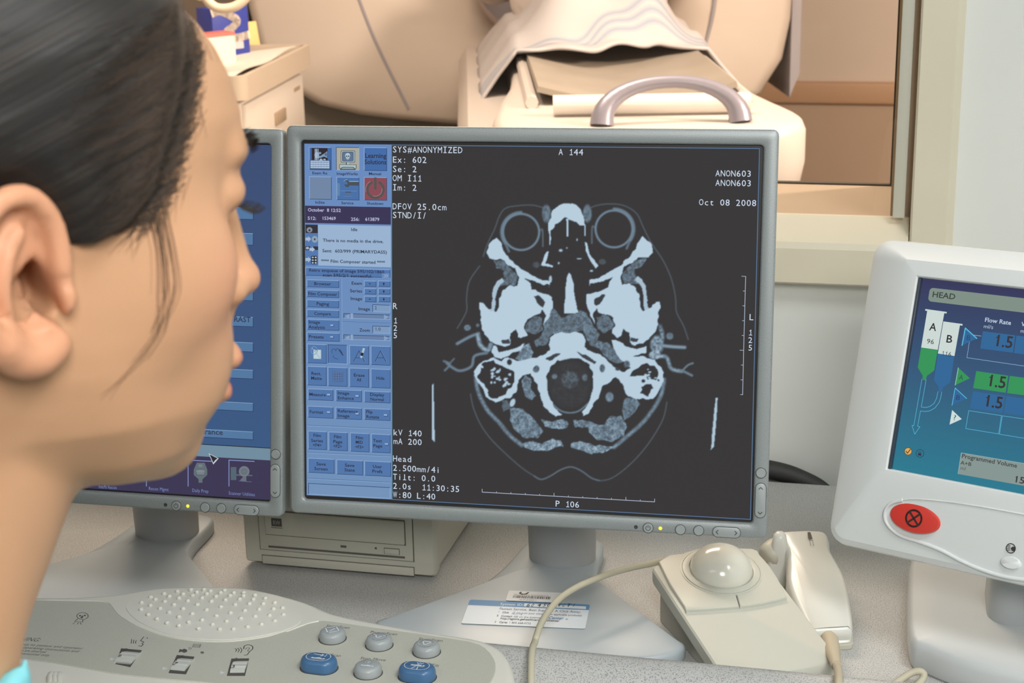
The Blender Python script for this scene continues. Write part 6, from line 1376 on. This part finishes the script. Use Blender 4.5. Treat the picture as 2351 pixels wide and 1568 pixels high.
# arms reach down to the lap, hidden below the picture: same mesh
def arms(X, Y, Z):
    f, s, u = X*1000, Y*1000, Z*1000; a = np.abs(s)
    d = cap(f, a, u, (-84, 165, -300), (-70, 200, -500), 42, 36); d = smin(d, cap(f, a, u, (-70, 200, -500), (130, 130, -560), 34, 24), 20); d = smin(d, elp(f, a, u, (170, 118, -566), (40, 34, 14)), 14)
    for k in range(4): d = smin(d, cap(f, a, u, (200, 98+14*k, -566), (240-6*abs(k-1.5), 94+14*k, -580), 8, 7), 7); d = smin(d, cap(f, a, u, (240-6*abs(k-1.5), 94+14*k, -580), (252-6*abs(k-1.5), 93+14*k, -600), 7, 6), 5)
    d = smin(d, cap(f, a, u, (160, 96, -566), (196, 76, -574), 9, 8), 8); return d*.001
P2_, F2_ = nets(arms, (-.15, -.26, -.63), (.28, .26, -.25), .007)
P = np.concatenate([P1_, P2_]); Fc = np.concatenate([F1_, F2_+len(P1_)])
E_ = np.unique(np.sort(np.concatenate([Fc[:, [0, 1]], Fc[:, [1, 2]], Fc[:, [2, 3]], Fc[:, [3, 0]]]), 1), axis=0); dg = np.bincount(E_.ravel(), minlength=len(P))[:, None]+1e-9
for _ in range(2):
    A_ = np.stack([np.bincount(E_[:, 0], P[E_[:, 1], k], len(P))+np.bincount(E_[:, 1], P[E_[:, 0], k], len(P)) for k in range(3)], 1); P = P*.5+.5*A_/dg
f, s, u = P[:, 0]*1000, -P[:, 1]*1000, P[:, 2]*1000
g = lambda c, r: np.exp(-(((f-c[0])/r[0])**2+((np.abs(s)-c[1])/r[1])**2+((u-c[2])/r[2])**2))
C = np.tile(np.array(lin((204, 157, 121))), (len(P), 1))
def tint(w_, c): 
    global C
    C = C*(1-w_[:, None])+np.array(lin(c))*w_[:, None]
tint(g((82, 45, -8), (26, 26, 26))*.45, (222, 150, 122)); tint(g((118, 0, -18), (12, 14, 12))*.35, (222, 150, 122)); tint((np.abs(s) > 72)*(f < 12)*(f > -45)*(u > -32)*.35, (222, 146, 116))
tint(np.clip(g((110, 0, -50), (12, 20, 5.0))*1.5, 0, 1)*.8, (196, 104, 92)); tint(np.clip(g((108, 0, -65), (12, 18, 6))*1.6, 0, 1)*.9, (192, 92, 84)); tint(g((98, 30, 32), (12, 20, 5))*.4, (190, 140, 112))
tint(np.clip(g((-4, 70, 1), (4.5, 9, 5.5))*1.4, 0, 1)*.75, (120, 66, 48))  # shade inside the ear canal, painted into the skin colour
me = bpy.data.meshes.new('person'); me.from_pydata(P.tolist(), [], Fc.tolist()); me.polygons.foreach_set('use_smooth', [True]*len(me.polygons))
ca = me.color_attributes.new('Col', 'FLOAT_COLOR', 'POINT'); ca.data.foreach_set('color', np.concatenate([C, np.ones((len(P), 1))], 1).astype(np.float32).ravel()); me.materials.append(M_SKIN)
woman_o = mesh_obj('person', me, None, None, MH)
tag(woman_o, 'woman with dark tied-back hair and turquoise top, looking at the monitors in profile', 'person')
# ------------------------------------------------------------------ hair
LU = [-70, -50, -38, -20, 5, 14, 15, 21, 33, 46, 58, 71, 91, 104, 124]; LFv = [-50, -44, -40, -38, -38, -38, 22, 36, 46, 50, 55, 60, 67, 75, 80]
def hmask(f, s, u): return np.maximum(np.interp(u, LU, LFv)-f, (u-92)*1.1)
def hair(Xm, Ym, Zm):
    f, s, u = Xm*1000, -Ym*1000, Zm*1000; a = np.abs(s); m = hmask(f, s, u); k = np.clip((m+4)/18, 0, 1); k = k*k*(3-2*k)
    t = -3.5+11.5*k
    near = np.exp(-(((f+15)/25)**2+((u-8)/31)**2)**2); t = t-near*(a > 40)*15
    v = -.45*f+.9*u+.25*a; t = t+k*(.3*np.sin(v*.5+.03*f)+.25*np.sin(v*1.1+1+.05*f))
    d = smax(head_base(f, s, np.minimum(u, 116))-t, u-129, 10); d = smin(d, elp(f, s, u, (-8, 0, 66), (82, 70, 66)), 14)
    d = smin(d, elp(f, s, u, (-122, 0, 5), (34, 40, 36)), 12)
    return smax(d, -62-u, 6)*.001
hm_ = bpy.data.materials.new('dark_hair'); hm_.use_nodes = True; nt = hm_.node_tree; bs = nt.nodes['Principled BSDF']
tcn = nt.nodes.new('ShaderNodeTexCoord'); cmb = nt.nodes.new('ShaderNodeCombineXYZ')
for k_, vec in enumerate(((12.6, 0, 6.3), (-260, 60, 520), (0, 14, 0))):
    dn = nt.nodes.new('ShaderNodeVectorMath'); dn.operation = 'DOT_PRODUCT'; dn.inputs[1].default_value = vec; nt.links.new(tcn.outputs['Object'], dn.inputs[0]); nt.links.new(dn.outputs['Value'], cmb.inputs[k_])
nz = nt.nodes.new('ShaderNodeTexNoise'); nz.inputs['Scale'].default_value = 1; nz.inputs['Detail'].default_value = 4; nt.links.new(cmb.outputs[0], nz.inputs['Vector'])
rp = nt.nodes.new('ShaderNodeValToRGB'); rp.color_ramp.elements[0].color = (*lin((38, 36, 35)), 1); rp.color_ramp.elements[1].color = (*lin((58, 52, 47)), 1); rp.color_ramp.elements[0].position = .45; rp.color_ramp.elements[1].position = .8
nt.links.new(nz.outputs['Fac'], rp.inputs[0]); nt.links.new(rp.outputs[0], bs.inputs['Base Color']); bp = nt.nodes.new('ShaderNodeBump'); bp.inputs['Strength'].default_value = .6; bp.inputs['Distance'].default_value = .0006; nt.links.new(nz.outputs['Fac'], bp.inputs['Height']); nt.links.new(bp.outputs[0], bs.inputs['Normal'])
bs.inputs['Roughness'].default_value = .45; bs.inputs['Specular IOR Level'].default_value = .28
def hcull(P): return hmask(P[:, 0]*1000, -P[:, 1]*1000, P[:, 2]*1000) > -6
net_obj('hair', hair, (-.17, -.1, -.075), (.1, .1, .142), .0024, hm_, woman_o, MH, cull=hcull, it=1)
M_STR = mat('hair_strand', (46, 42, 39), .5, spec=.25)
M_STR2 = mat('hair_wisp', (78, 63, 52), .5, spec=.25)
def strands(name, gens, rad, m):
    V = []; F = []
    for pts in gens:
        b0 = len(V); n = len(pts)
        for i, p_ in enumerate(pts):
            p_ = np.array(p_); q_ = np.array(pts[min(i+1, n-1)])-np.array(pts[max(i-1, 0)]); q_ = q_/(np.linalg.norm(q_)+1e-9); x_ = np.cross(q_, [0, 1, .2]); x_ /= np.linalg.norm(x_)+1e-9; y_ = np.cross(q_, x_); r_ = rad*(1-.7*i/(n-1))
            for k in range(3): V.append(tuple((p_+(x_*cos(2.094*k)+y_*sin(2.094*k))*r_)*.001))
        for i in range(n-1):
            for k in range(3): F.append((b0+i*3+k, b0+i*3+(k+1) % 3, b0+(i+1)*3+(k+1) % 3, b0+(i+1)*3+k))
    me = bpy.data.meshes.new(name); me.from_pydata(V, [], F); me.polygons.foreach_set('use_smooth', [True]*len(me.polygons)); o = mesh_obj(name, me, m, woman_o, MH); o['kind'] = 'stuff'; return o
rs = np.random.RandomState(7)
def drape(lines, h_):
    """lay (f, u) polylines on the outer surface of skin and hair on her right side"""
    fu = np.array([q for l in lines for q in l], float)[:, None, None]; ff, uu = fu[..., 0], fu[..., 1]
    lo = np.zeros(ff.shape); hi = np.full(ff.shape, 105.)
    for _ in range(16):
        md = (lo+hi)/2; dd = np.minimum(woman(ff*.001, -md*.001, uu*.001), hair(ff*.001, -md*.001, uu*.001)); ins = dd < 0; lo = np.where(ins, md, lo); hi = np.where(ins, hi, md)
    out = []; k = 0
    for l in lines:
        out.append([(f_, -(float(hi[k+i, 0])+h_+.25*rs.rand()), u_) for i, (f_, u_) in enumerate(l)]); k += len(l)
    return out
gen = []
for _ in range(3200):
    u0 = 15.5+rs.rand()**.9*84; f0 = np.interp(u0, LU, LFv)+rs.normal(0, 4.5)-1; L_ = 12+rs.rand()*46; an = radians(208+rs.normal(0, 7)-max(0, 34-u0)*1.4)
    ln_ = [(f0+cos(an)*L_*t, u0+sin(an)*L_*t*.75+3*t*(1-t)) for t in np.linspace(0, 1, 7)]
    if all(not (q[0] < 12 and q[1] < 42) and q[1] > 12 for q in ln_): gen.append(ln_)
gen = drape(gen, .12)
strands('hairline_strands', gen[::2], .13, M_STR); strands('hairline_strands', gen[1::2], .13, M_STR2)
gen = []
for k in range(26):
    j = rs.normal(0, 2, 3); c_ = [(44+j[0], 24+j[1]), (47+j[0], 10), (48+j[0]*1.2, -6), (45+j[1], -20+j[2]), (36+j[1]*1.5, -32+j[2]), (24+j[0]*1.5, -42+j[2])]; n_ = rs.randint(3, 7); gen.append([tuple(q) for q in spline(c_[:n_], 4)])
gb_ = []
for _ in range(700):
    u0 = 18+rs.rand()*78; f0 = np.interp(u0, LU, LFv)+2+abs(rs.normal(0, 4)); a_ = radians(215+rs.normal(0, 28)); L_ = 5+rs.rand()*9; gb_.append([(f0+cos(a_)*L_*t, u0+sin(a_)*L_*t) for t in (0, .35, .7, 1)])
strands('baby_hair', drape(gb_, .1), .1, M_STR2)
strands('hair_wisps', drape(gen, .2), .12, M_STR2)
gen = []
for k in range(90):
    s0 = 12+rs.rand()*36; u0 = 41+4.5*sin((s0-12)/36*pi*.8)+rs.normal(0, 1.2); A_ = 99.5-(s0/50)**2*9; gen.append([(A_, -s0, u0), (A_+1.5, -s0-2, u0+1.6), (A_+1.0, -s0-5, u0+2.6)])
strands('eyebrow', gen, .3, M_STR)
gen = []
for k in range(40):
    s0 = 20+rs.rand()*24; b_ = 94.5-abs(s0-30)*.25; gen.append([(b_-1, -s0, 19), (b_+3, -s0-.5, 17.2), (b_+6, -s0-1, 17.6), (b_+8.5, -s0-1.4, 19.4)])
strands('eyelashes', gen, .28, M_STR)
# ------------------------------------------------------------------ scrub top
M_TEAL = mat('turquoise_cotton', (128, 204, 214), .8, bump=(400, .3, .001), var=(20, .06))
def top_(Xm, Ym, Zm):
    f, s, u = Xm*1000, -Ym*1000, Zm*1000; a = np.abs(s)
    d = cap(f, a, u, (-70, 40, -225), (-84, 155, -264), 60, 54); d = smin(d, elp(f, s, u, (-70, 0, -300), (92, 150, 96)), 50); d = smin(d, elp(f, s, u, (-78, 0, -470), (112, 168, 260)), 60); d = smin(d, cap(f, a, u, (-84, 160, -290), (-74, 190, -420), 60, 58), 30)
    d = smin(d, cap(f, s, u, (-48, 0, -160), (-62, 0, -215), 65, 78), 26)
    hole = np.sqrt((f+48+.38*(u+180))**2*.9+s*s)-(56+np.clip((u+215)*.05, 0, 4)); hole = np.maximum(hole, -235-u)
    vee = np.maximum((np.abs(s)-(u+290)*.31), -(f+20)); vee = np.maximum(vee, -300-u)
    d = smax(d, -hole, 3); d = smax(d, -np.maximum(vee, -(d+9)), 2)
    d = smax(d, u+168-.6*(f+30), 3)
    d = d+2.2*np.sin(f*.05+u*.07)*np.sin(s*.06+u*.03); return d*.001
net_obj('scrub_top', top_, (-.26, -.29, -.70), (.09, .29, -.1), .0042, M_TEAL, woman_o, MH, it=1)
M_TROU = mat('turquoise_trousers', (110, 186, 198), .8)
def trous(X, Y, Z):
    f, s, u = X*1000, Y*1000, Z*1000; a = np.abs(s); d = elp(f, s, u, (-70, 0, -700), (130, 175, 90)); d = smin(d, cap(f, a, u, (-40, 90, -705), (330, 105, -690), 84, 66), 40); d = smin(d, cap(f, a, u, (330, 105, -690), (320, 105, -1040), 64, 50), 30); return d*.001
net_obj('trousers', trous, (-.22, -.25, -1.14), (.42, .25, -.58), .011, M_TROU, woman_o, MH, it=1)
hx, hy = float(HO[0]+(MH @ Vector((-.05, 0, -.7)))[0]*0), 0
sp_ = MH @ Vector((-.02, 0, -.78)); seat_z = sp_.z-.01
st = thing('stool', 'round black swivel stool under the seated woman', 'stool', (sp_.x, sp_.y, 0))
B().lathe([(.0, seat_z-.06), (.17, seat_z-.06), (.19, seat_z-.045), (.19, seat_z-.015), (.17, seat_z), (0, seat_z)], 32, T(sp_.x, sp_.y, 0)).out('seat', MATS['black_rubber'], st)
B().lathe([(.025, .08), (.025, seat_z-.06)], 16, T(sp_.x, sp_.y, 0)).out('column', M_HANDLE, st)
for k in range(5):
    a_ = 2*pi*k/5; B().tube([(sp_.x, sp_.y, .10), (sp_.x+.27*cos(a_), sp_.y+.27*sin(a_), .06)], [.022, .014], 8).out('leg', M_HANDLE, st); B().sphere((sp_.x+.27*cos(a_), sp_.y+.27*sin(a_), .03), (.03, .03, .03), 12, 8).out('caster', MATS['black_rubber'], st)
